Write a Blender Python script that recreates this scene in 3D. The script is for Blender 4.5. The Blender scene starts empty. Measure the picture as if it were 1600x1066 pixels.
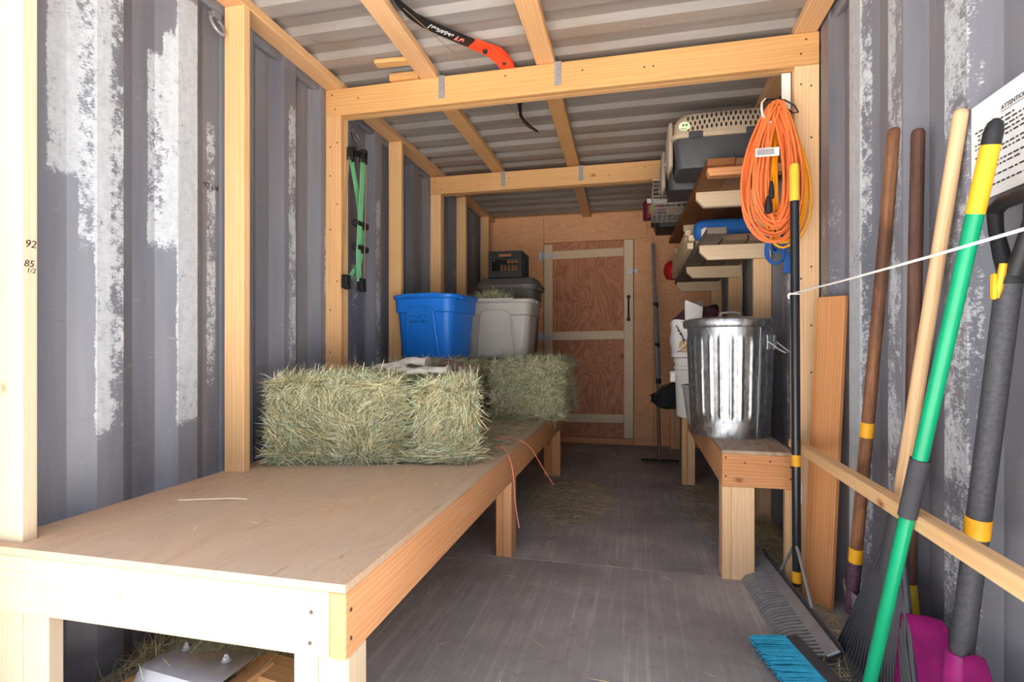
import bpy, bmesh, math, random
import numpy as np
from mathutils import Vector, Matrix, noise
random.seed(7); RNG = np.random.default_rng(11)
S = bpy.context.scene; C = S.collection
V3 = Vector; PI = math.pi

# ------------------------------------------------------------------ camera
CAMH = 1.012
cd = bpy.data.cameras.new('camera'); cam = bpy.data.objects.new('camera', cd); C.objects.link(cam)
cd.sensor_width = 36; cd.lens = 36*840/1600; cd.shift_y = 8/1600; cd.clip_start = .02
cam.location = (0, 0, CAMH); cam.rotation_euler = (PI/2, 0, math.atan(196/840))
S.camera = cam
# ------------------------------------------------------------------ world, sun, exposure
w = bpy.data.worlds.new('world'); S.world = w; w.use_nodes = True
bg = w.node_tree.nodes['Background']; bg.inputs[1].default_value = .25
sky = w.node_tree.nodes.new('ShaderNodeTexSky'); sky.sky_type = 'NISHITA'; sky.sun_disc = False; sky.sun_elevation = math.radians(62); sky.sun_rotation = math.radians(30)
sky.dust_density = 6; sky.air_density = 1.0; sky.ozone_density = 1.0
hsv = w.node_tree.nodes.new('ShaderNodeHueSaturation'); hsv.inputs['Saturation'].default_value = .45; w.node_tree.links.new(sky.outputs[0], hsv.inputs['Color']); w.node_tree.links.new(hsv.outputs[0], bg.inputs[0])
sd = bpy.data.lights.new('sun', 'SUN'); sd.energy = 12.0; sd.angle = math.radians(2); sd.color = (1, .97, .93)
so = bpy.data.objects.new('sun', sd); C.objects.link(so)
so.rotation_euler = V3((-.28, -.25, -.9)).to_track_quat('-Z', 'Y').to_euler()   # from behind the container, never into it
pd = bpy.data.lights.new('door_portal', 'AREA'); pd.shape = 'RECTANGLE'; pd.size = 2.5; pd.size_y = 2.6; pd.cycles.is_portal = True
po = bpy.data.objects.new('door_portal', pd); C.objects.link(po); po.location = (-.42, .80, 1.22); po.rotation_euler = (PI/2, 0, 0)
S.view_settings.view_transform = 'Standard'; S.view_settings.look = 'None'; S.view_settings.gamma = 1
S.view_settings.use_curve_mapping = False; S.view_settings.exposure = 1.82
S.cycles.max_bounces = 14; S.cycles.diffuse_bounces = 10; S.cycles.glossy_bounces = 6

# ------------------------------------------------------------------ helpers
def lin(r, g, b):
    f = lambda c: (c/255/12.92) if c/255 <= .04045 else ((c/255+.055)/1.055)**2.4
    return (f(r), f(g), f(b), 1)

def wm(o):
    return (wm(o.parent) @ o.matrix_parent_inverse if o.parent else Matrix()) @ Matrix.LocRotScale(o.location, o.rotation_euler, o.scale)

def attach(o, p):
    if p is not None:
        o.parent = p; o.matrix_parent_inverse = wm(p).inverted()
    return o

class MB:
    def __init__(s): s.v = []; s.f = []; s.m = []
    def add(s, vs, fs, xf=None):
        o = len(s.v); s.v += [tuple(xf @ V3(p)) if xf else tuple(p) for p in vs]; s.f += [tuple(i+o for i in f) for f in fs]; return s
    def box(s, lo, hi, bev=0, xf=None):
        lo, hi = V3(lo), V3(hi); c = (lo+hi)/2; h = (hi-lo)/2
        if bev <= 0:
            vs = [(c.x+a*h.x, c.y+b*h.y, c.z+d*h.z) for a in (-1, 1) for b in (-1, 1) for d in (-1, 1)]
            return s.add(vs, [(0,1,3,2),(4,6,7,5),(0,4,5,1),(2,3,7,6),(0,2,6,4),(1,5,7,3)], xf)
        bev = min(bev, h.x*.9, h.y*.9, h.z*.9)
        ids = {}; vs = []
        for a in (-1, 1):
            for b in (-1, 1):
                for d in (-1, 1):
                    for ax in range(3):
                        e = [h.x-bev, h.y-bev, h.z-bev]; e[ax] += bev
                        ids[(a, b, d, ax)] = len(vs); vs.append((c.x+a*e[0], c.y+b*e[1], c.z+d*e[2]))
        fs = []
        for ax in range(3):
            o1, o2 = [i for i in range(3) if i != ax]
            for sg in (-1, 1):
                q = []
                for p, r in ((-1,-1),(1,-1),(1,1),(-1,1)):
                    k = [0,0,0]; k[ax] = sg; k[o1] = p; k[o2] = r; q.append(ids[(*k, ax)])
                fs.append(tuple(q))
            for p in (-1, 1):
                for r in (-1, 1):
                    k = [0,0,0]; k[o1] = p; k[o2] = r
                    k1 = list(k); k1[ax] = -1; k2 = list(k); k2[ax] = 1
                    fs.append((ids[(*k1,o1)], ids[(*k2,o1)], ids[(*k2,o2)], ids[(*k1,o2)]))
        for a in (-1, 1):
            for b in (-1, 1):
                for d in (-1, 1): fs.append(tuple(ids[(a,b,d,x)] for x in range(3)))
        return s.add(vs, fs, xf)
    def tube(s, pts, r, n=8, caps=True, closed=False, flat=None):
        pts = [V3(p) for p in pts]; N = len(pts); R = r if isinstance(r, (list, tuple)) else [r]*N
        vs = []; prev = None
        for i, p in enumerate(pts):
            a = pts[(i-1) % N] if (i > 0 or closed) else p; b = pts[(i+1) % N] if (i < N-1 or closed) else p
            t = (b-a).normalized() if (b-a).length > 1e-9 else V3((0,0,1))
            if prev is None:
                u = t.cross(V3((0,0,1))) if abs(t.z) < .9 else t.cross(V3((1,0,0)))
            else: u = prev - t*prev.dot(t)
            u.normalize(); prev = u; q = t.cross(u)
            for k in range(n):
                an = 2*PI*k/n; vs.append(p + (u*math.cos(an) + q*math.sin(an)*(flat or 1))*R[i])
        fs = []
        for i in range(N if closed else N-1):
            for k in range(n):
                j = (i+1) % N
                fs.append((i*n+k, i*n+(k+1) % n, j*n+(k+1) % n, j*n+k))
        if caps and not closed: fs += [tuple(range(n)), tuple((N-1)*n+k for k in range(n))]
        return s.add(vs, fs)
    def rings(s, rings, cap0=True, cap1=True):
        n = len(rings[0]); vs = [p for r in rings for p in r]; fs = []
        for i in range(len(rings)-1):
            for k in range(n): fs.append((i*n+k, i*n+(k+1) % n, (i+1)*n+(k+1) % n, (i+1)*n+k))
        if cap0: fs.append(tuple(range(n)))
        if cap1: fs.append(tuple((len(rings)-1)*n+k for k in range(n)))
        return s.add(vs, fs)
    def lathe(s, prof, c=(0,0), n=24, cap0=True, cap1=True):
        return s.rings([[(c[0]+r*math.cos(2*PI*k/n), c[1]+r*math.sin(2*PI*k/n), z) for k in range(n)] for r, z in prof], cap0, cap1)
    def prism(s, poly, d, xf=None):     # poly of 3d points, extruded by vector d
        n = len(poly); d = V3(d); vs = [V3(p) for p in poly] + [V3(p)+d for p in poly]
        fs = [tuple(range(n)), tuple(range(n, 2*n))] + [(i, (i+1) % n, n+(i+1) % n, n+i) for i in range(n)]
        return s.add(vs, fs, xf)
    def grid(s, rows, thick=None):
        nr, nc = len(rows), len(rows[0]); vs = [p for r in rows for p in r]
        return s.add(vs, [(i*nc+j, i*nc+j+1, (i+1)*nc+j+1, (i+1)*nc+j) for i in range(nr-1) for j in range(nc-1)])
    def build(s, name, mat, parent=None, smooth=False, xf=None, recalc=True, local=None):
        """local: matrix of the object's frame; vertices are given in world unless xf is passed"""
        M = local
        if M is None:
            a = np.array([tuple(p) for p in s.v]); lo, hi = a.min(0), a.max(0)
            M = Matrix.Translation(V3(((lo[0]+hi[0])/2, (lo[1]+hi[1])/2, lo[2])))
            Mi = M.inverted(); vs = [tuple(Mi @ V3(p)) for p in s.v]
        else: vs = s.v
        me = bpy.data.meshes.new(name); me.from_pydata(vs, [], s.f)
        if recalc:
            bm = bmesh.new(); bm.from_mesh(me); bmesh.ops.recalc_face_normals(bm, faces=bm.faces); bm.to_mesh(me); bm.free()
        me.materials.append(mat)
        if smooth:
            me.polygons.foreach_set('use_smooth', [True]*len(me.polygons))
            me.set_sharp_from_angle(angle=math.radians(40))
        o = bpy.data.objects.new(name, me); C.objects.link(o)
        L, R, _ = M.decompose(); o.location = L; o.rotation_euler = R.to_euler()
        return attach(o, parent)

def tag(o, label=None, cat=None, group=None, kind=None):
    if label: o['label'] = label
    if cat: o['category'] = cat
    if group: o['group'] = group
    if kind: o['kind'] = kind
    return o
def thing(name, loc, label, cat, group=None, kind=None):
    o = bpy.data.objects.new(name, None); C.objects.link(o); o.location = loc; o.empty_display_size = .05
    return tag(o, label, cat, group, kind)
def fr(a, b, side):
    """frame with X along a->b, Y close to side"""
    a, b = V3(a), V3(b); x = (b-a).normalized(); y = V3(side); y = (y - x*y.dot(x)).normalized(); z = x.cross(y)
    return Matrix(((x.x,y.x,z.x,a.x),(x.y,y.y,z.y,a.y),(x.z,y.z,z.z,a.z),(0,0,0,1)))
def board(name, a, b, wy, tz, side, mat, parent=None, bev=.0025):
    """a,b = ends of the centre line; wy width along side; tz the other"""
    L = (V3(b)-V3(a)).length
    return MB().box((0,-wy/2,-tz/2), (L, wy/2, tz/2), bev).build(name, mat, parent, local=fr(a, b, side))
def bx(name, lo, hi, mat, parent=None, bev=.0025, axis=None):
    """axis aligned board; the grain runs along its longest side"""
    lo, hi = V3(lo), V3(hi); d = hi-lo; ax = axis if axis is not None else max(range(3), key=lambda i: d[i]); c = (lo+hi)/2
    e = [i for i in range(3) if i != ax]; sd = V3((0,0,0)); sd[e[0]] = 1
    a = c.copy(); a[ax] = lo[ax]; b = c.copy(); b[ax] = hi[ax]
    return board(name, a, b, d[e[0]], d[e[1]], sd, mat, parent, bev)
def text(name, s, loc, xd, yd, size, mat, parent=None, shear=0, off=0):
    cu = bpy.data.curves.new(name, 'FONT'); cu.body = s; cu.size = size; cu.shear = shear; cu.offset = off; cu.extrude = .0002
    cu.materials.append(mat); o = bpy.data.objects.new(name, cu); C.objects.link(o)
    x, y = V3(xd).normalized(), V3(yd).normalized(); z = x.cross(y)
    M = Matrix(((x.x,y.x,z.x,loc[0]),(x.y,y.y,z.y,loc[1]),(x.z,y.z,z.z,loc[2]),(0,0,0,1)))
    me = bpy.data.meshes.new_from_object(o); bpy.data.objects.remove(o); o = bpy.data.objects.new(name, me); C.objects.link(o)
    L, R, _ = M.decompose(); o.location = L; o.rotation_euler = R.to_euler()
    return attach(o, parent)

# ------------------------------------------------------------------ materials
class NT:
    def __init__(s, name):
        s.mat = bpy.data.materials.new(name); s.mat.use_nodes = True; s.t = s.mat.node_tree; s.b = s.t.nodes['Principled BSDF']
        s.b.inputs['Specular IOR Level'].default_value = .3
    def n(s, typ, **kw):
        nd = s.t.nodes.new(typ)
        for k, v in kw.items(): setattr(nd, k, v)
        return nd
    def put(s, sock, v):
        if hasattr(v, 'links') or isinstance(v, bpy.types.NodeSocket): s.t.links.new(v, sock)
        elif v is not None: sock.default_value = v
    def math(s, op, a, b=None, c=None, clamp=False):
        nd = s.n('ShaderNodeMath', operation=op, use_clamp=clamp); s.put(nd.inputs[0], a); s.put(nd.inputs[1], b); s.put(nd.inputs[2], c); return nd.outputs[0]
    def mix(s, f, a, b, bt='MIX'):
        nd = s.n('ShaderNodeMix', data_type='RGBA', blend_type=bt); s.put(nd.inputs[0], f); s.put(nd.inputs[6], a); s.put(nd.inputs[7], b); return nd.outputs[2]
    def coord(s, scale=(1,1,1), rnd=False, kind='Object'):
        tc = s.n('ShaderNodeTexCoord').outputs[kind]
        if rnd:
            oi = s.n('ShaderNodeObjectInfo').outputs['Random']; add = s.n('ShaderNodeVectorMath', operation='ADD'); s.put(add.inputs[0], tc)
            cb = s.n('ShaderNodeCombineXYZ'); r = s.math('MULTIPLY', oi, 37.3)
            for i in range(3): s.put(cb.inputs[i], r)
            s.put(add.inputs[1], cb.outputs[0]); tc = add.outputs[0]
        mp = s.n('ShaderNodeMapping'); mp.inputs['Scale'].default_value = scale; s.put(mp.inputs[0], tc); return mp.outputs[0]
    def noise(s, co, scale=5, detail=4, rough=.55, dist=0, out='Fac'):
        nd = s.n('ShaderNodeTexNoise'); s.put(nd.inputs['Vector'], co); nd.inputs['Scale'].default_value = scale; nd.inputs['Detail'].default_value = detail
        nd.inputs['Roughness'].default_value = rough; nd.inputs['Distortion'].default_value = dist; return nd.outputs[out]
    def ramp(s, f, stops, interp='LINEAR'):
        nd = s.n('ShaderNodeValToRGB'); cr = nd.color_ramp; cr.interpolation = interp
        while len(cr.elements) < len(stops): cr.elements.new(.5)
        for e, (p, c) in zip(cr.elements, stops): e.position = p; e.color = c if len(c) == 4 else (*c, 1)
        s.put(nd.inputs[0], f); return nd.outputs[0]
    def step(s, f, a, b):
        nd = s.n('ShaderNodeMapRange'); s.put(nd.inputs[0], f); nd.inputs[1].default_value = a; nd.inputs[2].default_value = b; return nd.outputs[0]
    def bump(s, h, st=.3, dist=.01):
        nd = s.n('ShaderNodeBump'); nd.inputs['Strength'].default_value = st; nd.inputs['Distance'].default_value = dist
        s.put(nd.inputs['Height'], h); s.put(s.b.inputs['Normal'], nd.outputs[0])
    def fin(s, col, rough=.6, metal=0):
        s.put(s.b.inputs['Base Color'], col); s.put(s.b.inputs['Roughness'], rough); s.put(s.b.inputs['Metallic'], metal); return s.mat

def m_plain(name, c, rough=.5, metal=0, var=.12, scale=12, spec=.3):
    n = NT(name); f = n.noise(n.coord(rnd=True), scale, 4); c = lin(*c)
    lo = tuple(x*(1-var) for x in c[:3])+(1,); hi = tuple(min(1, x*(1+var)) for x in c[:3])+(1,)
    n.b.inputs['Specular IOR Level'].default_value = spec
    return n.fin(n.ramp(f, [(.3, lo), (.7, hi)]), rough, metal)

def m_wood(name, light, dark, ring=26, knots=.8, rough=.6, dust=0, contrast=1.0, dustc=(150, 142, 132)):
    n = NT(name); co = n.coord((.07, 1, 1), True); co2 = n.coord((1, 1, 1), True)
    warp = n.noise(n.coord((.6, 2.2, 2.2), True), 2.2, 3, .5, 0)
    wv = n.n('ShaderNodeTexWave', wave_type='RINGS', rings_direction='X'); n.put(wv.inputs['Vector'], co)
    wv.inputs['Scale'].default_value = ring; wv.inputs['Distortion'].default_value = 9; wv.inputs['Detail'].default_value = 3; wv.inputs['Detail Scale'].default_value = .9
    fine = n.noise(n.coord((2, 110, 110), True), 1, 3, .6)
    f = n.math('ADD', n.math('MULTIPLY', wv.outputs['Fac'], .20), n.math('MULTIPLY', fine, .30)); f = n.math('ADD', f, n.math('MULTIPLY', warp, .60))
    col = n.ramp(f, [(.30, lin(*light)), (.62, tuple(a*.55+b*.45 for a, b in zip(lin(*light), lin(*dark)))), (.62+.38/contrast*.9, lin(*dark))])
    vo = n.n('ShaderNodeTexVoronoi'); n.put(vo.inputs['Vector'], n.coord((.55, 1, 1), True)); vo.inputs['Scale'].default_value = 5.5
    k = n.math('ADD', vo.outputs['Distance'], n.math('MULTIPLY', n.noise(co2, 60, 2), .05))
    col = n.mix(n.math('MULTIPLY', n.step(k, .115, .05), knots), col, lin(118, 66, 30))
    oi = n.n('ShaderNodeObjectInfo').outputs['Random']
    hs = n.n('ShaderNodeHueSaturation'); n.put(hs.inputs['Color'], col); n.put(hs.inputs['Value'], n.math('ADD', n.math('MULTIPLY', oi, .16), .92))
    n.put(hs.inputs['Saturation'], n.math('ADD', n.math('MULTIPLY', oi, -.15), 1.06)); col = hs.outputs[0]
    if dust:
        col = n.mix(n.math('MULTIPLY', n.step(n.noise(n.coord((.8, 2, 2), True), 3, 6, .7), .42, .6), dust), col, lin(*dustc))
    n.bump(fine, .08, .004)
    return n.fin(col, rough)

def m_ply(name, light, dark, scale=2.2, sx=.35, sy=1.0, knots=.7, dust=0, axes=(0, 2), rough=.6, knot_scale=2.6, cont_w=.9):
    """rotary-cut veneer: swirling contour figure in the sheet's own plane"""
    n = NT(name); sc = [1, 1, 1]; sc[axes[0]] = sy; sc[axes[1]] = sx
    co = n.coord(sc, True); h = n.noise(co, scale, 3, .5, .6)
    vo = n.n('ShaderNodeTexVoronoi'); n.put(vo.inputs['Vector'], n.coord((1,1,.75), True)); vo.inputs['Scale'].default_value = knot_scale
    h2 = n.math('ADD', h, n.math('MULTIPLY', n.math('POWER', n.math('SUBTRACT', 1, vo.outputs['Distance'], clamp=True), 6), .55))
    cont = n.math('FRACT', n.math('MULTIPLY', h2, 17)); cont = n.math('ABSOLUTE', n.math('SUBTRACT', cont, .5))
    s2 = [90, 90, 90]; s2[axes[1]] = 3
    fine = n.noise(n.coord(s2, True), 1, 3, .6); big = n.noise(n.coord((1,1,1), True), 1.6, 2)
    f = n.math('ADD', n.math('ADD', n.math('MULTIPLY', cont, cont_w), (.9-cont_w)*.25), n.math('MULTIPLY', fine, .30)); f = n.math('ADD', f, n.math('MULTIPLY', big, .3))
    col = n.ramp(f, [(.2, lin(*dark)), (.75, lin(*light))])
    k = n.math('ADD', vo.outputs['Distance'], n.math('MULTIPLY', n.noise(n.coord((1,1,1), True), 40, 2), .05))
    col = n.mix(n.math('MULTIPLY', n.step(k, .13, .04), knots), col, lin(58, 30, 18))
    if dust:
        d1 = n.step(n.noise(n.coord((1.3, .8, 1), True), 2.4, 6, .65), .33, .68)
        col = n.mix(n.math('MULTIPLY', d1, dust), col, lin(176, 164, 146))
        sp = n.step(n.noise(n.coord((50, 6, 9), True), 1.2, 5, .7), .60, .72); col = n.mix(n.math('MULTIPLY', sp, .5), col, lin(92, 82, 68))
    n.bump(fine, .06, .003)
    return n.fin(col, rough)

def m_steel(name, base, dark, paintcol, brown=.0, zdir=True):
    n = NT(name); g = n.coord(kind='Object')
    st = (6, 6, .6) if zdir else (.5, 7, 6)
    a = n.noise(n.coord(st), 1, 4, .6); b = n.noise(g, 1.3, 3)
    col = n.mix(n.step(a, .3, .75), lin(*dark), lin(*base))
    if brown: col = n.mix(n.math('MULTIPLY', n.step(b, .4, .7), brown), col, lin(128, 106, 88))
    # pale scuffs and scratches
    s1 = n.noise(n.coord((12, 3, 26)), 2.2, 6, .75, 1.2); col = n.mix(n.math('MULTIPLY', n.step(s1, .64, .70), .5), col, lin(188, 190, 194))
    s2 = n.noise(n.coord((14, 5, 40)), 1.1, 6, .8, 2.0); col = n.mix(n.math('MULTIPLY', n.step(s2, .635, .69), .6), col, lin(38, 38, 42))
    # brushed-on white paint, where the sheet carries it
    at = n.n('ShaderNodeAttribute', attribute_name='paint').outputs['Fac']
    br = n.noise(n.coord((30, 28, 22)), 1.6, 6, .72, .4); br2 = n.noise(n.coord((4, 4, 3)), 1.7, 3)
    br3 = n.noise(n.coord((70, 60, 160)), 1.3, 5, .75, .6)
    t = n.math('ADD', n.math('MULTIPLY', n.math('SUBTRACT', br, .5), 1.3), n.math('MULTIPLY', n.math('SUBTRACT', br2, .5), 1.2)); t = n.math('ADD', t, n.math('MULTIPLY', n.math('SUBTRACT', br3, .5), 1.2))
    pm = n.step(n.math('ADD', n.math('SUBTRACT', at, .5), t), -.06, .10)
    pm = n.math('MULTIPLY', pm, n.step(at, .02, .12))
    pc = n.mix(n.noise(n.coord((20, 20, 5)), 1.5, 3), lin(*[int(c*.86) for c in paintcol]), lin(*paintcol))
    col = n.mix(n.math('MULTIPLY', pm, n.step(n.math('ADD', br, br3), .55, 1.15)), col, pc); col = n.mix(n.math('MULTIPLY', pm, .45), col, pc)
    n.bump(n.math('ADD', br, pm), .12, .004)
    n.b.inputs['Specular IOR Level'].default_value = .4
    return n.fin(col, n.math('ADD', .38, n.math('MULTIPLY', pm, .3)))

PINE = m_wood('pine_lumber', (234, 194, 146), (206, 156, 104))
PINEO = m_wood('amber_pine_lumber', (218, 171, 118), (186, 133, 82))
PINEP = m_wood('pale_spruce', (234, 212, 182), (214, 184, 146), knots=.5)
PINEF = m_wood('cream_spruce', (206, 186, 158), (192, 166, 134), knots=.7)
FIR = m_wood('douglas_fir', (222, 164, 112), (184, 112, 66), ring=30)
ROUGHB = m_wood('weathered_plank', (128, 104, 84), (84, 66, 54), knots=.2)
ROUGHO = m_wood('brown_rough_plank', (150, 98, 58), (92, 56, 34), knots=.3)
GREYW = m_wood('grey_weathered_plank', (132, 120, 110), (92, 82, 76), knots=.2)
HANDW = m_wood('ash_handle', (222, 188, 148), (170, 128, 90), ring=60, knots=0, contrast=1.8)
HANDB = m_wood('worn_brown_handle', (156, 108, 74), (62, 38, 28), ring=55, knots=.6, contrast=2.4, dust=.75, dustc=(66, 42, 32))
HANDD = m_wood('dark_brown_handle', (122, 86, 70), (54, 36, 32), ring=60, knots=.5, contrast=2.4, dust=.75, dustc=(60, 40, 36))
PLYT = m_ply('bench_top_plywood', (202, 170, 138), (178, 140, 110), 1.0, .22, 1.6, .1, .6, axes=(0, 1), rough=.55, cont_w=.35)
PLYW = m_ply('back_wall_plywood', (236, 182, 136), (212, 148, 104), 1.8, 1.5, .35, .6, 0, axes=(0, 2), knot_scale=3.4, cont_w=.45)
PLYD = m_ply('door_plywood', (206, 144, 108), (158, 98, 70), 2.6, .45, 1.3, .9, 0, axes=(0, 2), knot_scale=3.0, cont_w=.75)
WALL = m_steel('container_steel', (132, 134, 143), (98, 100, 110), (198, 203, 208), brown=.10)
CEIL = m_steel('ceiling_steel', (168, 162, 157), (122, 116, 112), (190, 190, 190), brown=.6, zdir=False)
STEELP = m_plain('rail_steel', (112, 112, 118), .45)
def m_floor():
    n = NT('dusty_floor'); co = n.coord((1,1,1), True)
    a = n.noise(n.coord((38, 1.1, 1), True), 1.6, 5, .65); b = n.noise(co, 2.6, 5, .6); c = n.noise(n.coord((90, 5, 1), True), 1.2, 4, .7)
    sp = n.noise(co, 22, 4, .7)
    col = n.mix(n.step(b, .3, .7), lin(124, 120, 119), lin(162, 158, 155))
    col = n.mix(n.math('MULTIPLY', n.math('MULTIPLY', n.step(a, .50, .66), n.step(b, .35, .65)), .75), col, lin(186, 182, 178))
    col = n.mix(n.math('MULTIPLY', n.step(c, .56, .72), .3), col, lin(172, 168, 166))
    col = n.mix(n.math('MULTIPLY', n.step(sp, .58, .72), .35), col, lin(104, 72, 70))
    col = n.mix(n.math('MULTIPLY', n.step(n.noise(co, 1.1, 4), .5, .75), .5), col, lin(154, 152, 150))
    n.bump(c, .15, .004); return n.fin(col, .62)
FLOOR = m_floor()
def m_galv():
    n = NT('galvanized_steel'); co = n.coord((1,1,.6)); vo = n.n('ShaderNodeTexVoronoi'); n.put(vo.inputs['Vector'], co); vo.inputs['Scale'].default_value = 70
    f = n.math('ADD', n.math('MULTIPLY', vo.outputs['Color'], .5), n.math('MULTIPLY', n.noise(n.coord((5,5,2)), 2, 5, .65), .7))
    col = n.ramp(f, [(.3, lin(150, 154, 160)), (.8, lin(212, 216, 220))])
    return n.fin(col, n.math('ADD', .30, n.math('MULTIPLY', f, .18)), 1.0)
GALV = m_galv()
ZINC = m_plain('zinc_plate', (204, 207, 212), .38, .4)
ALU = m_plain('aluminium_sheet', (214, 214, 220), .45, .3, .06)
BLACKM = m_plain('black_metal', (36, 36, 38), .45, .3)
GREYM = m_plain('grey_metal', (150, 150, 152), .4, .35)
BLACKP = m_plain('black_plastic', (34, 34, 36), .5)
DARKP = m_plain('dark_grey_plastic', (66, 66, 70), .5)
TAUPE = m_plain('beige_plastic', (178, 158, 136), .5, var=.06)
GREYP = m_plain('grey_tote_plastic', (166, 162, 156), .42, var=.05)
CHARP = m_plain('charcoal_tote_plastic', (92, 88, 86), .45, var=.05)
BLUEP = m_plain('blue_tote_plastic', (30, 112, 205), .36, var=.05)
BLUED = m_plain('blue_dry_bag', (42, 102, 178), .5, var=.1)
WHITEP = m_plain('white_plastic', (226, 224, 218), .5, var=.05)
LGREYP = m_plain('light_grey_plastic', (158, 156, 154), .5, var=.05)
YEL = m_plain('yellow_tape', (226, 162, 36), .5, var=.08)
YELG = m_plain('yellow_grip', (228, 182, 62), .5, var=.06)
GREENP = m_plain('green_enamel', (16, 144, 100), .3, var=.06)
TEAL = m_plain('teal_bristle', (36, 150, 180), .6, var=.2, scale=40)
ORANGE = m_plain('orange_cord', (230, 120, 64), .45, var=.08)
YCORD = m_plain('yellow_cord', (246, 166, 34), .45, var=.08)
BCORD = m_plain('blue_cord', (34, 86, 158), .5)
PURPLE = m_plain('magenta_plastic', (134, 26, 96), .4, var=.3)
MAROON = m_plain('maroon_carton', (128, 40, 62), .6)
REDP = m_plain('red_plastic', (186, 30, 36), .45)
REDO = m_plain('red_orange_riser', (240, 70, 36), .4, var=.06)
GREENS = m_plain('green_webbing', (120, 196, 146), .8, var=.15)
INK = m_plain('black_ink', (30, 28, 30), .8)
WINK = m_plain('white_ink', (214, 214, 210), .7)
PINK = m_plain('pink_ink', (226, 120, 110), .7)
PAPER = m_plain('paper', (222, 222, 222), .8, var=.03)
WSTRING = m_plain('white_string', (232, 230, 226), .7)
TWINE = m_plain('pink_twine', (226, 138, 116), .7)
CANVAS = m_plain('off_white_canvas', (206, 200, 188), .9, var=.12, scale=30)
LEATHER = m_plain('brown_leather', (112, 92, 82), .8, var=.2)
SCREW = m_plain('screw_steel', (88, 78, 68), .4, .6)
CEILPATCH = m_plain('ceiling_patch_plate', (200, 196, 190), .5, var=.06)
GRAVEL = m_plain('gravel_ground', (184, 181, 176), .9, var=.15, scale=30)
BAG = m_plain('white_feed_bag', (220, 216, 214), .5, var=.06)
BAGD = m_plain('plum_bag_print', (74, 44, 54), .5)
BAGY = m_plain('tan_bag_print', (196, 160, 104), .5)
TRASHB = m_plain('black_trash_bag', (30, 32, 36), .25, var=.2, spec=.6)
FOAM = m_plain('grey_foam_grip', (62, 62, 66), .8)
def m_hay(name='hay'):
    n = NT(name); c = n.n('ShaderNodeAttribute', attribute_name='Col').outputs['Color']; n.b.inputs['Specular IOR Level'].default_value = .25
    return n.fin(c, .65)
HAY = m_hay()
def m_core():
    n = NT('hay_core'); f = n.noise(n.coord((1,1,1), True), 60, 5, .7, .5); return n.fin(n.ramp(f, [(.3, lin(96, 92, 68)), (.7, lin(150, 146, 114))]), .9)  # darker than the strands: shade of the gaps is put into this colour
CORE = m_core()

# ------------------------------------------------------------------ structure: ground, floor, walls, ceiling, back wall, door
YF, YB = .82, 5.63          # opening and back wall
XL, XR = -1.590, .755       # inner crests of the side walls
DEP = .036
o = MB().box((-15, -20, -.36), (15, 14, -.26)).build('ground', GRAVEL); tag(o, kind='structure')
fl = MB().box((-1.66, YF, -.12), (.83, YB+.05, -.022)).build('floor', STEELP); tag(fl, kind='structure')
for y0, y1 in ((YF, 2.502), (2.506, 4.95), (4.954, YB)):
    MB().box((-1.655, y0, -.022), (.825, y1, 0), .002).build('floor_panel', FLOOR, fl)

def corr_wall(name, xc, sgn, cyc, z0, z1, strips, mat):
    """corrugated sheet: cyc = list of (y, depth 0..1); sgn = outward direction"""
    ys = [p[0] for p in cyc]; nz = 120
    rows = []; paint = []
    for k in range(nz+1):
        z = z0+(z1-z0)*k/nz; row = []
        for y, d in cyc:
            row.append((xc+sgn*DEP*d, y, z)); p = 0
            for (a, b, za, zb, den) in strips:
                if a-.001 <= y <= b+.001:
                    e = min(1, max(0, (z-za)/.05+.5), max(0, (zb-z)/.05+.5)) if True else 1
                    e = max(0, min(1, (z-za)/.05+.5))*max(0, min(1, (zb-z)/.05+.5)); p = max(p, den*e)
            paint.append(p)
            row[-1] = row[-1]
        rows.append(row)
    mb = MB().grid(rows)
    me = bpy.data.meshes.new(name); me.from_pydata(mb.v, [], mb.f)
    at = me.attributes.new('paint', 'FLOAT', 'POINT'); at.data.foreach_set('value', paint)
    me.materials.append(mat); o = bpy.data.objects.new(name, me); C.objects.link(o); tag(o, kind='structure')
    md = o.modifiers.new('thick', 'SOLIDIFY'); md.thickness = .002; md.offset = 1 if sgn < 0 else -1
    return o
def cycle(yc0, pitch, crest, slope, y0, y1, sub=7):
    """crest starts at yc0 + k pitch and runs 'crest' towards +Y, then slope, recess, slope"""
    pts = []; k = math.floor((y0-yc0)/pitch)-1
    rec = pitch-crest-2*slope
    while yc0+k*pitch < y1:
        b = yc0+k*pitch
        seq = [(b, 0), (b+crest, 0), (b+crest+slope, 1), (b+crest+slope+rec, 1), (b+pitch, 0)]
        for (ya, da), (yb, db) in zip(seq[:-1], seq[1:]):
            for j in range(sub): t = j/sub; pts.append((ya+(yb-ya)*t, da+(db-da)*t))
        k += 1
    return [p for p in pts if y0 <= p[0] <= y1]
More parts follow.
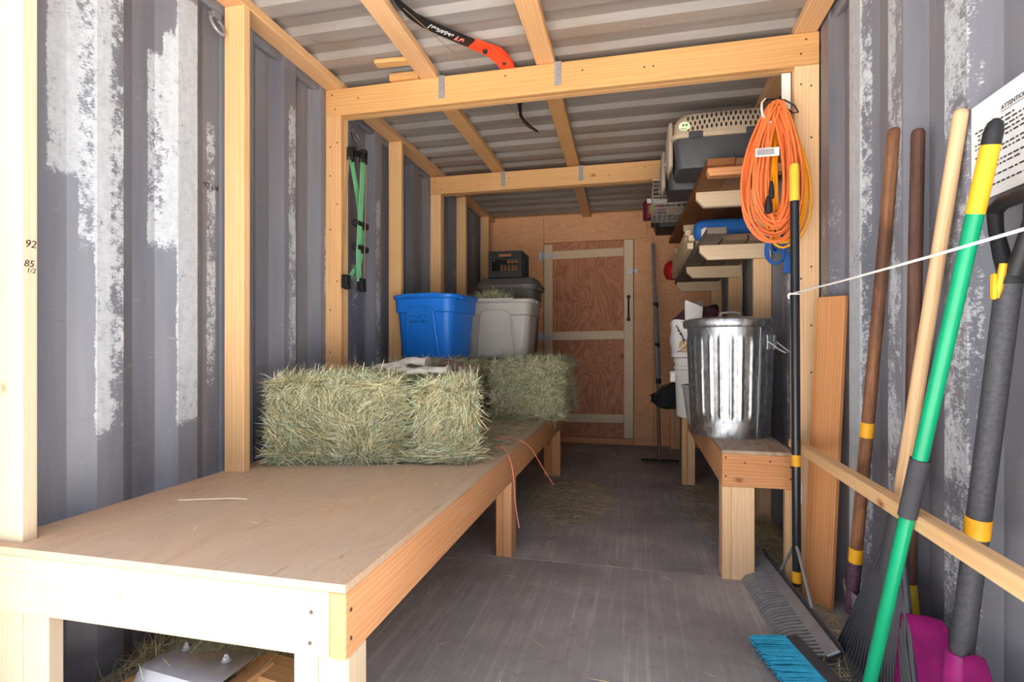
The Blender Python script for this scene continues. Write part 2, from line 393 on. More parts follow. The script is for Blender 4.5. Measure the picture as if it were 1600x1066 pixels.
# left: crests 1.296-1.378, 1.588-1.672 ...
LP = .2945
stL = [(1.180, 1.255, 1.52, 2.45, .72), (1.255, 1.300, 1.30, 2.45, .50), (1.296, 1.335, .74, 2.45, .80), (1.335, 1.380, .74, 2.45, .56),
       (1.10, 1.14, 1.35, 1.95, .42), (1.50, 1.555, 1.36, 2.02, .66), (1.555, 1.588, 1.36, 2.12, .82), (1.588, 1.675, .74, 2.28, .84), (1.760, 1.80, .85, 1.9, .5),
       (2.215, 2.265, .5, 2.15, .55), (2.50, 2.53, .55, 1.65, .46), (2.78, 2.85, .5, 1.5, .36), (3.075, 3.13, .5, 1.95, .52),
       (3.37, 3.42, .5, 1.6, .45), (3.66, 3.71, .5, 1.6, .4), (3.95, 4.0, .5, 1.8, .35), (4.25, 4.3, .5, 1.7, .4), (4.54, 4.6, .5, 1.7, .35)]
corr_wall('wall_left', XL, -1, cycle(1.296, LP, .084, .062, YF, YB), -.02, 2.40, stL, WALL)
RP = .312
stR = [(2.09, 2.20, -.02, 2.42, .80), (2.055, 2.09, -.02, 2.42, .42), (1.835, 1.885, -.02, 2.42, .62), (1.79, 1.835, .2, 2.42, .44), (1.47, 1.575, .05, 2.42, .52), (1.44, 1.47, .1, 2.0, .3),
       (2.36, 2.50, .4, 1.9, .30), (3.0, 3.2, .4, 2.0, .35), (1.15, 1.25, .2, .6, .3)]
corr_wall('wall_right', XR, 1, cycle(1.783-RP*2, RP, .095, .066, YF, YB), -.02, 2.40, stR, WALL)
# ceiling: ribs run across
def ceiling():
    pts = []; p = .2125; y = 1.868-p*6
    while y < YB+.2:
        for a, d in ((0, 1), (.03, 0), (.105, 0), (.135, 1)): pts.append((y+a, d))
        y += p
    pts = [q for q in pts if YF <= q[0] <= YB+.1]
    rows = []
    for (yy, d) in pts:
        rows.append([(-1.66+2.49*k/40, yy, 2.392+.022*d) for k in range(41)])
    mb = MB().grid(rows); me = bpy.data.meshes.new('ceiling'); me.from_pydata(mb.v, [], mb.f)
    me.materials.append(CEIL); o = bpy.data.objects.new('ceiling', me); C.objects.link(o); tag(o, kind='structure')
    md = o.modifiers.new('thick', 'SOLIDIFY'); md.thickness = .002; md.offset = -1
ceiling()
# top side rails of the container
tag(MB().box((-1.66, YF, 2.318), (-1.592, YB, 2.39), .012).build('trim_1', STEELP), kind='structure')
tag(MB().box((.757, YF, 2.318), (.83, YB, 2.39), .012).build('trim_2', STEELP), kind='structure')
# back wall: plywood sheets round the door
wb = bpy.data.objects.new('wall_back', None); C.objects.link(wb); wb.location = (-.42, YB, 0); tag(wb, kind='structure')
DX0, DX1, DZ0, DZ1 = -.965, -.038, .07, 2.10
for lo, hi in (((-1.62, YB, 0), (DX0-.006, YB+.016, 2.39)), ((DX0-.004, YB, DZ1+.008), (.10, YB+.016, 2.39)), ((DX1+.006, YB, 0), (.16, YB+.016, DZ1+.006)),
               ((.163, YB, .95), (.80, YB+.016, 2.39)), ((.163, YB, 0), (.80, YB+.016, .946)), ((.102, YB, DZ1+.008), (.161, YB+.016, 2.39))):
    MB().box(lo, hi, .001).build('plywood_sheet', PLYW, wb)
MB().box((DX0, YB-.005, 0), (DX1, YB+.03, .062), .003).build('sill_board', FIR, wb)
MB().box((-1.7, YB+.02, -.02), (.86, YB+.045, 2.42)).build('backing_board', FIR, wb)
dr = bpy.data.objects.new('door_1', None); C.objects.link(dr); dr.location = ((DX0+DX1)/2, YB, DZ0); tag(dr, 'plywood door framed with pale pine boards in the back wall', kind='structure')
MB().box((DX0, YB-.004, DZ0), (DX1, YB+.014, DZ1), .002).build('door_panel', PLYD, dr)
yb = YB-.024
bx('door_board', (DX0+.005, yb, DZ0), (DX0+.095, YB-.005, DZ1-.02), PINEP, dr)
bx('door_board', (DX1-.095, yb, DZ0), (DX1-.004, YB-.005, DZ1), PINEP, dr)
for z0, z1 in ((1.925, 2.012), (1.075, 1.160), (.215, .302)):
    board('door_board', (DX0+.097, YB-.0145, (z0+z1)/2), (DX1-.097, YB-.0145, (z0+z1)/2+.01), .088, .019, (0,0,1), PINEP, dr)
def hinge(z):
    h = MB(); h.box((DX0-.055, YB-.012, z-.055), (DX0-.012, YB-.002, z+.055), .003)
    h.tube([(DX0-.008, YB-.022, z-.055), (DX0-.008, YB-.022, z+.055)], .008, 8)
    h.prism([(DX0+.0, yb-.001, z-.028), (DX0+.15, yb-.001, z-.008), (DX0+.15, yb-.001, z+.008), (DX0, yb-.001, z+.028)], (0, -.004, 0))
    h.build('strap_hinge', ZINC, dr, True)
hinge(1.962); hinge(1.11)
hm = MB(); hx = DX1-.05
hm.tube([(hx, yb-.002, 1.30), (hx, yb-.035, 1.315), (hx, yb-.042, 1.40), (hx, yb-.035, 1.485), (hx, yb-.002, 1.50)], .008, 8)
for z in (1.285, 1.515): hm.lathe([(.02, 0), (.022, .006), (.012, .01)], n=12).v
hm2 = MB()
for z in (1.285, 1.515): hm2.tube([(hx, yb-.001, z), (hx, yb-.008, z)], [.02, .016], 10)
hm2.tube([(hx, yb-.002, 1.30), (hx, yb-.035, 1.315), (hx, yb-.042, 1.40), (hx, yb-.035, 1.485), (hx, yb-.002, 1.50)], .008, 8)
hm2.build('door_handle', BLACKM, dr, True)
lm = MB(); lm.box((DX1-.06, yb-.006, 1.752), (DX1-.008, yb, 1.798), .002); lm.box((DX1+.008, YB-.03, 1.752), (DX1+.042, YB-.002, 1.798), .003)
lm.tube([(DX1-.055, yb-.010, 1.775), (DX1+.038, yb-.010, 1.775)], .006, 8); lm.build('slide_bolt', ZINC, dr, True)

# ------------------------------------------------------------------ framing
def screws(parent, pts, nrm):
    nrm = V3(nrm)
    for p in pts:
        p = V3(p); MB().tube([p, p+nrm*.002], [.0045, .0035], 8).build('screw', SCREW, parent)
def lumber(name, lo, hi, mat, label, cat, group, axis=None):
    o = bx(name, lo, hi, mat, None, .003, axis); return tag(o, label, cat, group)
XS = -1.499                # inner face of the left studs
T = 2.350                  # underside of the plates
p0 = lumber('stud', (-1.588, 1.030, 0), (XS, 1.068, T), PINEF, 'bright stud with handwritten numbers at the left edge of the opening', 'stud', 'left wall studs')
lumber('stud', (-1.588, 1.807, 0), (XS, 1.845, T), PINE, 'stud on the left wall rising just behind the empty bench top, left of the hay', 'stud', 'left wall studs')
pA = lumber('post', (-1.588, 2.515, 0), (XS, 2.553, 2.212), PINEO, 'post on the left wall under the nearer cross beam, green straps beside it', 'post', 'beam posts')
bx('post_ply', (-1.586, 2.554, 0), (XS-.002, 2.592, 2.212), PINE, pA)
lumber('stud', (-1.588, 3.245, 0), (XS, 3.283, T), PINE, 'stud on the left wall directly behind the blue tote', 'stud', 'left wall studs')
pB = lumber('post', (-1.588, 3.971, 0), (XS, 4.009, 2.202), PINE, 'post on the left wall under the farther cross beam', 'post', 'beam posts')
bx('post_ply', (-1.586, 4.01, 0), (XS-.002, 4.048, 2.202), PINE, pB)
lumber('stud', (-1.588, 4.600, 0), (XS, 4.638, T), PINE, 'stud on the left wall between the farther beam post and the corner', 'stud', 'left wall studs')
lumber('stud', (-1.588, 5.36, 0), (XS, 5.398, T), PINE, 'stud on the left wall closest to the back wall corner', 'stud', 'left wall studs')
tag(bx('top_plate', (-1.588, YF, T), (XS, YB-.002, 2.390), PINEO), 'long amber top plate along the left wall under the ceiling', 'top plate', 'top plates')
tag(bx('top_plate', (.655, YF, T), (.745, YB-.002, 2.390), PINEO), 'long amber top plate along the right wall under the ceiling', 'top plate', 'top plates')
b1 = tag(board('beam', (-1.588, 2.534, 2.2805), (.752, 2.534, 2.2805), .138, .038, (0,0,1), PINEO), 'nearer amber cross beam spanning the container from wall to wall', 'beam', 'cross beams')
bx('beam_ply', (-1.586, 2.554, 2.212), (.75, 2.592, 2.349), PINEO, b1)
b2 = tag(board('beam', (-1.588, 3.99, 2.272), (.752, 3.99, 2.272), .138, .038, (0,0,1), PINEO), 'farther cross beam in front of the back wall, running behind the pet carriers', 'beam', 'cross beams')
bx('beam_ply', (-1.586, 4.01, 2.203), (.75, 4.048, 2.340), PINEO, b2)
def joist(x0, x1, y0, y1, label):
    return tag(board('joist', (x0, y0, T+.0195), (x1, y1, T+.0195), .089, .038, (1,0,0), PINEO), label, 'joist', 'ceiling joists')
joist(-.985, -1.015, YF, 2.575, 'ceiling joist left of the bow, in front of the nearer beam')
joist(-1.035, -1.045, 2.577, 4.03, 'ceiling joist left of the bow, between the two beams')
joist(-.415, -.425, YF, 2.575, 'ceiling joist right of the bow, in front of the nearer beam')
joist(-.430, -.465, 2.577, 4.03, 'ceiling joist in mid ceiling, between the two beams')
joist(-.470, -.510, 4.032, YB-.004, 'ceiling joist from the farther beam to the back wall')
def tie(parent, x, y, zt):
    m = MB(); m.box((x-.016, y-.003, zt-.11), (x+.016, y-.001, zt+.002)); m.box((x-.016, y-.003, zt-.0), (x-.013, y+.03, zt+.03))
    for z in (zt-.03, zt-.06, zt-.095): m.tube([(x, y-.003, z), (x, y-.006, z)], .004, 6)
    m.build('metal_tie', GREYM, parent)
tie(b1, -.945, 2.514, 2.35); tie(b1, -.365, 2.514, 2.35); tie(b2, -.995, 3.970, 2.341); tie(b2, -.405, 3.970, 2.341)
screws(b1, [(-1.55, 2.5148, 2.32), (-1.53, 2.5148, 2.245), (-1.40, 2.5148, 2.29), (-.62, 2.5148, 2.315), (-.25, 2.5148, 2.30), (.03, 2.5148, 2.28), (.07, 2.5148, 2.28), (.70, 2.5148, 2.32), (.68, 2.5148, 2.26)], (0,-1,0))
screws(b2, [(-1.55, 3.9708, 2.30), (-1.50, 3.9708, 2.24), (-.95, 3.9708, 2.29), (-.2, 3.9708, 2.26), (.05, 3.9708, 2.30)], (0,-1,0))
screws(pA, [(-1.56, 2.5148, z) for z in (2.05, 1.9, 1.62, 1.2, .98)]+[(-1.52, 2.5148, z) for z in (2.07, 1.75, 1.35)], (0,-1,0))
tag(bx('wood_block', (-1.22, 2.50, 2.352), (-1.065, 2.56, 2.388), PINEO), 'small wood block on top of the nearer beam beside the joist', 'wood block')
tag(board('wood_strip', (-1.22, 2.36, 2.365), (-1.05, 2.37, 2.365), .05, .02, (0,1,0), PINEO), 'short thin wood strip poking out beside the joist above the nearer beam', 'wood strip')
# right side posts and studs
pR = lumber('post', (.655, 2.515, 0), (.752, 2.553, 2.211), PINE, 'post on the right wall under the nearer cross beam, orange cords hung on it', 'post', 'beam posts')
bx('post_ply', (.657, 2.554, 0), (.750, 2.592, 2.211), PINE, pR)
m = MB(); m.box((.615, 2.56, 1.95), (.651, 2.566, 2.205)); 
for k in range(9): m.tube([(.633, 2.558, 1.97+k*.027), (.633, 2.5605, 1.97+k*.027)], .005, 6)
tag(m.build('perforated_strap', WHITEP), 'white perforated metal strip hanging down beside the right beam post', 'metal strip')
screws(pR, [(.72, 2.5148, z) for z in (2.12, 1.9, 1.6, 1.35, 1.1, .9)]+[(.68, 2.5148, z) for z in (2.13, 1.75, 1.3)], (0,-1,0))
for y, lb in ((3.353, 'stud on the right wall behind the trash can, nearest to the cords'), (4.226, 'stud on the right wall under the middle shelf arm'), (5.208, 'stud on the right wall under the farthest shelf arm'), (5.585, 'stud on the right wall in the far corner')):
    lumber('stud', (.655, y, 0), (.752, y+.038, T), PINE, lb, 'stud', 'right wall studs')

# ------------------------------------------------------------------ work bench on the left
ZT = .520; BX1 = -.585; BY0 = 1.0; BY1 = 4.62
tb = thing('work_bench', (-1.05, 2.8, 0), 'long low wooden bench with plywood top along the left wall, hay bales on it', 'bench')
poly = [(-1.587, BY0), (BX1, BY0), (BX1, BY1), (-1.587, BY1)]
for y0, y1 in reversed(((1.030, 1.068), (1.807, 1.845), (2.515, 2.592), (3.245, 3.283), (3.971, 4.048), (4.600, 4.625))):
    if y1 > BY1: poly[-1] = (-1.495, BY1); poly += [(-1.495, y0-.002), (-1.587, y0-.002)]; continue
    poly += [(-1.587, y1+.002), (-1.495, y1+.002), (-1.495, y0-.002), (-1.587, y0-.002)]
MB().prism([(x, y, ZT-.018) for x, y in poly], (0,0,.018)).build('bench_top', PLYT, tb)
zb0, zb1 = ZT-.158, ZT-.0185
fb = bx('front_board', (-1.587, BY0, zb0), (BX1-.039, BY0+.029, zb1), PINEF, tb)
sb = bx('side_board', (BX1-.038, BY0, zb0), (BX1, BY1, zb1), FIR, tb)
bx('back_board', (-1.495, BY0+1.5, zb0), (-1.457, BY1, zb1), FIR, tb)
for y in (2.60, 4.10): bx('cross_board', (-1.456, y, zb0), (BX1-.039, y+.038, zb1), FIR, tb)
def leg(x0, x1, y0, y1, z1, mat, par, split='x'):
    if split == 'x':
        xm = x0+(x1-x0)*.45; bx('leg', (x0, y0, 0), (xm-.0005, y1, z1), mat, par); bx('leg', (xm+.0005, y0, 0), (x1, y1, z1), mat, par)
    else:
        bx('leg', (x0, y0, 0), (x1, y0+.038, z1), mat, par); bx('leg', (x0+.002, y0+.039, 0), (x1, y1, z1), mat, par)
leg(-.715, BX1-.001, BY0+.012, BY0+.09, zb0-.0005, PINEF, tb)
bx('leg', (-1.497, 1.031, 0), (-1.415, 1.069, zb0-.0005), PINEF, tb)
leg(BX1-.078, BX1-.001, 2.50, 2.60, zb0-.0005, FIR, tb)
leg(-.715, BX1-.001, 4.16, 4.24, zb0-.0005, FIR, tb)
screws(fb, [(-.665, BY0-.0002, .455), (-.668, BY0-.0002, .39)], (0,-1,0))
screws(sb, [(BX1+.0002, y, z) for y, z in ((1.02, .46), (1.02, .40), (2.52, .46), (2.56, .40), (4.18, .46), (4.2, .40), (3.3, .43))], (1,0,0))

# ------------------------------------------------------------------ low bench on the right
ZR = .562; rb = thing('low_bench', (.55, 4.0, 0), 'low narrow wooden bench along the right wall carrying the trash can', 'bench')
RX0 = .357; RYE = 5.56
MB().prism([(RX0, 2.475, ZR-.015), (.648, 2.475, ZR-.015), (.648, RYE, ZR-.015), (RX0, RYE, ZR-.015)], (0,0,.015)).build('bench_top', m_ply('low_bench_plywood', (176, 150, 124), (140, 112, 90), 1.8, .3, 1.4, .1, .6, axes=(0,1)), rb)
f2 = bx('front_board', (RX0, 2.476, ZR-.157), (.652, 2.513, ZR-.0155), FIR, rb)
bx('side_board', (RX0, 2.515, ZR-.157), (RX0+.038, RYE, ZR-.0155), FIR, rb)
bx('leg', (RX0+.001, 2.480, 0), (RX0+.039, 2.575, ZR-.158), PINE, rb); bx('leg', (RX0+.04, 2.481, 0), (.490, 2.518, ZR-.158), PINE, rb)
bx('leg', (.610, 2.478, 0), (.648, 2.514, ZR-.158), PINE, rb); bx('leg', (.552, 3.30, 0), (.641, 3.338, ZR-.158), FIR, rb)
for y in (4.10, 5.50): bx('leg', (RX0-.04, y, 0), (RX0-.002, y+.075, ZR-.06), PINE, rb); bx('leg', (RX0, y, 0), (RX0+.05, y+.06, ZR-.158), PINE, rb)
bx('cross_board', (RX0+.04, 3.26, ZR-.157), (.648, 3.298, ZR-.016), FIR, rb); bx('cross_board', (RX0+.04, RYE-.04, ZR-.157), (.648, RYE, ZR-.016), FIR, rb)
screws(f2, [(RX0+.015, 2.4758, .53), (RX0+.015, 2.4758, .45), (.45, 2.4758, .51), (.63, 2.4758, .50), (.63, 2.4758, .45), (.55, 2.4758, .52)], (0,-1,0))
# retaining rail for the tools
tag(bx('tool_rail', (.620, YF+.02, .588), (.658, 2.474, .626), PINE), 'long wooden rail holding the garden tools against the right wall', 'rail')

# ------------------------------------------------------------------ hay
def rot_basis(d):
    d = d/np.linalg.norm(d, axis=1, keepdims=True)
    return d
PAL = np.array([lin(*c)[:3] for c in ((216, 208, 162), (190, 196, 160), (164, 178, 142), (236, 230, 196), (164, 146, 104), (134, 152, 110), (204, 188, 140), (112, 98, 72), (214, 216, 196), (120, 132, 96))])
PALD = np.array([lin(*c)[:3] for c in ((214, 194, 146), (190, 168, 118), (230, 216, 172), (166, 140, 98), (178, 172, 126))])
def strands(name, P, D, Nn, L, W, mat, parent, pal=PAL, bend=.35, seg=3, wts=None):
    """one mesh of curved ribbons. P base, D direction, Nn surface normal (n,3); L, W (n,)"""
    n = len(P); D = rot_basis(D); side = np.cross(D, Nn); side /= np.linalg.norm(side, axis=1, keepdims=True)+1e-9
    tw = RNG.uniform(-.9, .9, (n, 1)); wv = side*np.cos(tw)+Nn*np.sin(tw)
    bd = RNG.normal(0, bend, (n, 3))
    ts = np.linspace(-.5, .5, seg+1); V = np.empty((n, seg+1, 2, 3))
    for i, t in enumerate(ts):
        c = P + D*(L*t)[:, None] + bd*(L*(t*t-.08))[:, None]
        w_ = (W*(1-.7*abs(t)*2))[:, None]*wv*.5
        V[:, i, 0] = c-w_; V[:, i, 1] = c+w_
    k = (seg+1)*2; base = np.arange(n)[:, None]*k
    Q = np.concatenate([base+np.array([[2*i, 2*i+1, 2*i+3, 2*i+2]]) for i in range(seg)], 0)
    ci = RNG.choice(len(pal), n, p=wts); col = pal[ci]*RNG.uniform(.75, 1.2, (n, 1)); col = np.concatenate([col, np.ones((n, 1))], 1)
    col = np.repeat(col, k, 0); V = V.reshape(-1, 3); V[:, 0] = np.clip(V[:, 0], -1.586, .752)
    org = np.array([(V[:,0].min()+V[:,0].max())/2, (V[:,1].min()+V[:,1].max())/2, V[:,2].min()]); V = V-org
    me = bpy.data.meshes.new(name); me.vertices.add(len(V)); me.vertices.foreach_set('co', V.astype(np.float32).ravel())
    me.loops.add(len(Q)*4); me.loops.foreach_set('vertex_index', Q.ravel().astype(np.int32)); me.polygons.add(len(Q))
    me.polygons.foreach_set('loop_start', np.arange(len(Q), dtype=np.int32)*4); me.update(calc_edges=True)
    ca = me.color_attributes.new('Col', 'FLOAT_COLOR', 'POINT'); ca.data.foreach_set('color', col.astype(np.float32).ravel())
    me.materials.append(mat); o = bpy.data.objects.new(name, me); C.objects.link(o); o.location = org.tolist()
    return attach(o, parent)
def bale(lo, hi, rot, label, n, faces, seed, lay=.6, grooves=()):
    """faces: list of (axis, sign, weight); rot about the vertical centre line"""
    lo, hi = np.array(lo, float), np.array(hi, float); c = (lo+hi)/2; h = (hi-lo)/2
    root = thing('hay_bale', (c[0], c[1], lo[2]), label, 'hay bale', 'hay bales on the long bench')
    cr, sr = math.cos(rot), math.sin(rot); R = np.array([[cr,-sr,0],[sr,cr,0],[0,0,1]])
    def surf(p):            # local unit box point -> bulged surface
        q = V3(p*2.2+seed); b = noise.noise(q*1.6)*.045+noise.noise(q*5)*.022
        return b
    # core
    bm = bmesh.new(); bmesh.ops.create_cube(bm, size=2); bmesh.ops.subdivide_edges(bm, edges=bm.edges[:], cuts=22, use_grid_fill=True)
    for v in bm.verts:
        u = np.array(v.co); p = u*(h-.012); r = .075
        q = np.clip(p, -(h-.012-r), h-.012-r); d = p-q; l = np.linalg.norm(d); p = q+d/l*min(l, r) if l > 1e-6 else p
        g = surf(p); nn = u/np.linalg.norm(u); p = p+nn*min(g-.015, .02)
        for gx, gw, gd in grooves:
            e = math.exp(-((p[0]-gx-.04*math.sin(p[2]*9))/gw)**2); 
            if u[1] < -.9 or u[2] > .9: p[1] += gd*e*(1 if u[1] < -.9 else 0); p[2] -= gd*.5*e*(1 if u[2] > .9 else 0)
        p[2] = max(p[2], -h[2])
        v.co = (R@p)+c; v.co.x = max(v.co.x, -1.582)
    me = bpy.data.meshes.new('hay_core'); 
    for v in bm.verts: v.co -= V3(c)
    bm.to_mesh(me); bm.free(); me.materials.append(CORE); me.polygons.foreach_set('use_smooth', [True]*len(me.polygons))
    o = bpy.data.objects.new('hay_core', me); C.objects.link(o); o.location = c.tolist(); attach(o, root)
    wts = np.array([f[2] for f in faces], float); wts /= wts.sum(); Ps, Ds, Ns = [], [], []
    for (ax, sg, wt), cnt in zip(faces, (wts*n).astype(int)):
        a, b = [i for i in range(3) if i != ax]; P = np.zeros((cnt, 3)); P[:, a] = RNG.uniform(-1, 1, cnt)*(h[a]-.012); P[:, b] = RNG.uniform(-1, 1, cnt)*(h[b]-.012)
        e = np.minimum(h[a]-abs(P[:, a]), h[b]-abs(P[:, b])); rd = np.where(e < .05, .05-np.sqrt(np.maximum(0, .0025-(.05-np.minimum(e, .05))**2)), 0)
        P[:, ax] = sg*(h[ax]-.012-rd*.7); N = np.zeros((cnt, 3)); N[:, ax] = sg
        for i in range(cnt): P[i] += N[i]*min(surf(P[i])-.013, .02)
        P += N*RNG.uniform(-.004, .014, (cnt, 1))
        for gx, gw, gd in grooves:
            if ax == 1 and sg < 0: P[:, 1] += gd*np.exp(-((P[:, 0]-gx-.04*np.sin(P[:, 2]*9))/gw)**2)
            if ax == 2: P[:, 2] -= gd*.5*np.exp(-((P[:, 0]-gx)/gw)**2)
        D = RNG.normal(0, 1, (cnt, 3)); D[:, ax] *= .16
        # matted flakes: direction follows a slow field
        for i in range(cnt):
            t = noise.noise(V3(P[i]*3.0+seed+5))*2.6+.9
            D[i, a] = D[i, a]*.6+math.cos(t)*lay*1.6; D[i, b] = D[i, b]*.6+math.sin(t)*lay*1.6
        Ps.append(P); Ds.append(D); Ns.append(N)
    P = np.concatenate(Ps)@R.T+c; D = np.concatenate(Ds)@R.T; N = np.concatenate(Ns)@R.T; n2 = len(P)
    P[:, 2] = np.maximum(P[:, 2], lo[2]+.012)
    L = RNG.uniform(.04, .16, n2); D[:, 2] = np.where(P[:, 2]-lo[2] < .06, D[:, 2]*.15, D[:, 2])
    o = strands('hay_strands', P, D, N, L, RNG.uniform(.0015, .0046, n2), HAY, root); o['kind'] = 'stuff'
    # stray stalks sticking out
    k = n//28; idx = RNG.choice(n2, k); P2 = P[idx]+N[idx]*.022; P2[:, 2] = np.maximum(P2[:, 2], lo[2]+.05)
    D2 = D[idx]*.8+N[idx]*RNG.uniform(.1, 1.1, (k, 1))
    o = strands('loose_stalks', P2, D2, N[idx], RNG.uniform(.05, .10, k), RNG.uniform(.0015, .003, k), HAY, root, PALD); o['kind'] = 'stuff'
    return root
F, RT, TP, LF, BK = (1, -1), (0, 1), (2, 1), (0, -1), (1, 1)
bale((-1.266-.275, 2.206-.23, ZT), (-1.266+.275, 2.206+.23, .888), .22, 'loosely broken hay bale across the front, its left end by the wall, gloves on it', 19000, [(*F, 9), (*RT, 1.5), (*TP, 4), (*LF, 2)], 1.7, .7, ((-.10, .03, .025),))
bale((-.836-.138, 2.300-.215, ZT), (-.836+.138, 2.300+.215, .872), .30, 'upright loose hay flake split off the right end of the front bale', 9500, [(*F, 6), (*RT, 6), (*TP, 3), (*LF, 1)], 3.2, .8)
bale((-.955, 3.45, ZT), (-.480, 4.42, .925), .0, 'hay bale overhanging the bench edge under the grey tote', 15000, [(*F, 5), (*RT, 4), (*TP, 4)], 4.1, .35)
bale((-1.480, 2.86, ZT), (-.990, 3.60, .925), .0, 'hay bale behind the front bale with the blue tote on it', 5000, [(*TP, 3), (*RT, 2), (*F, 2)], 7.3, .5)
bale((-1.480, 3.68, ZT), (-.970, 4.42, .925), .0, 'hay bale against the left wall under the charcoal tote', 1500, [(*TP, 2), (*RT, 1)], 9.9, .5)
def scatter(name, n, region, label, cat, parent=None, z=0, zh=.0, L=(.03, .10), W=(.001, .0028), pal=PALD, tilt=.05, group=None):
    """region(n) -> xy array, heights"""
    xy, hz = region(n); xy[:, 0] = np.clip(xy[:, 0], -1.56, .70); P = np.column_stack([xy, z+.003+hz*RNG.uniform(0, 1, n)]); D = RNG.normal(0, 1, (n, 3)); D[:, 2] *= tilt
    N = np.tile([0, 0, 1.], (n, 1)); o = strands(name, P, D, N, RNG.uniform(*L, n), RNG.uniform(*W, n), HAY, parent, pal, .2)
    if parent is None: tag(o, label, cat, group, 'stuff')
    else: o['kind'] = 'stuff'
    return o
def blob(cx, cy, rx, ry, hh):
    def f(n):
        r = np.sqrt(RNG.uniform(0, 1, n)) ; a = RNG.uniform(0, 2*PI, n); g = RNG.normal(0, .12, (n, 2))
        xy = np.column_stack([cx+rx*(r*np.cos(a)+g[:, 0]), cy+ry*(r*np.sin(a)+g[:, 1])]); return xy, np.maximum(0, hh*(1-r*r))
    return f
def rect(x0, x1, y0, y1, hh=0):
    def f(n): return np.column_stack([RNG.uniform(x0, x1, n), RNG.uniform(y0, y1, n)]), np.full(n, hh)
    return f
scatter('loose_hay', 2600, blob(-.42, 3.55, .26, .55, .012), 'thin patch of loose brown hay on the floor beside the far bench leg', 'loose hay')
scatter('loose_hay', 420, rect(-1.1, .62, 1.2, 5.3), 'stray hay stalks scattered thinly over the dusty floor', 'loose hay')
scatter('loose_hay', 1500, blob(.68, 3.0, .08, .5, .10), 'hay heaped against the right wall under the low bench', 'loose hay', tilt=.4)
scatter('loose_hay', 900, rect(.50, .74, 1.55, 2.45, .03), 'hay littered on the floor among the tool heads', 'loose hay', tilt=.25)
scatter('loose_hay', 700, blob(.42, 3.6, .15, .5, .01), 'loose hay on the floor under the low bench', 'loose hay')
scatter('hay_pile', 5200, blob(-1.27, 1.58, .30, .42, .19), 'green and brown pile of old hay under the front of the long bench', 'hay pile', tilt=.5, L=(.06, .16), pal=np.concatenate([PALD, PAL[:3]]))
m = MB(); rr = []
for k in range(9):
    t = k/8; rr.append([(-1.27+.27*math.cos(a)*math.cos(t*PI/2), 1.58+.38*math.sin(a)*math.cos(t*PI/2), .001+.15*math.sin(t*PI/2)+.012*math.sin(3*a)*math.sin(t*PI)) for a in [2*PI*j/28 for j in range(28)]])
pile = [o for o in C.objects if o.name.startswith('hay_pile')][0]; m.rings(rr).build('pile_core', CORE, pile, True)
scatter('loose_hay', 200, rect(-1.5, -.62, 1.05, 2.15), 'few dry stalks lying on the empty bench top', 'loose hay', z=ZT, L=(.008, .04), W=(.0008, .002))
scatter('loose_hay', 2600, rect(-.95, -.60, 2.20, 3.45, .012), 'green chaff littering the bench top between the two bales', 'loose hay', z=ZT, L=(.03, .09), pal=PAL)
scatter('loose_hay', 1300, rect(-1.5, -.68, 2.08, 2.24, .02), 'chaff fringe along the foot of the front bale', 'loose hay', z=ZT, L=(.03, .09), pal=PAL, tilt=.2)
m = MB().tube([(-1.42, 1.42, ZT+.003), (-1.26, 1.47, ZT+.005), (-1.21, 1.475, ZT+.004)], .0025, 6); tag(m.build('straw_stalk', PINEP), 'single long pale straw lying on the bench top near its left side', 'straw')

# pink baler twine hanging over the bench edge
def twine(pts, lb):
    P = [V3(p) for p in pts]; out = []
    for i in range(len(P)-1):
        p0_, p1, p2, p3 = P[max(i-1,0)], P[i], P[i+1], P[min(i+2,len(P)-1)]
        for j in range(6):
            t = j/6; out.append(.5*((2*p1)+(p2-p0_)*t+(2*p0_-5*p1+4*p2-p3)*t*t+(3*p1-p0_-3*p2+p3)*t**3))
    out.append(P[-1]); tag(MB().tube(out, .0028, 6).build('twine', TWINE, None, True), lb, 'twine', 'baler twine')
twine([(-.72, 2.70, ZT+.012), (-.63, 2.72, ZT+.012), (-.55, 2.75, .49), (-.50, 2.86, .36), (-.45, 2.93, .25)], 'pink baler twine curling off the bench edge towards the far leg')
twine([(-.66, 2.46, ZT+.012), (-.60, 2.43, ZT+.010), (-.562, 2.42, .44), (-.545, 2.40, .30), (-.52, 2.37, .19)], 'pink baler twine dangling down in front of the middle bench leg')

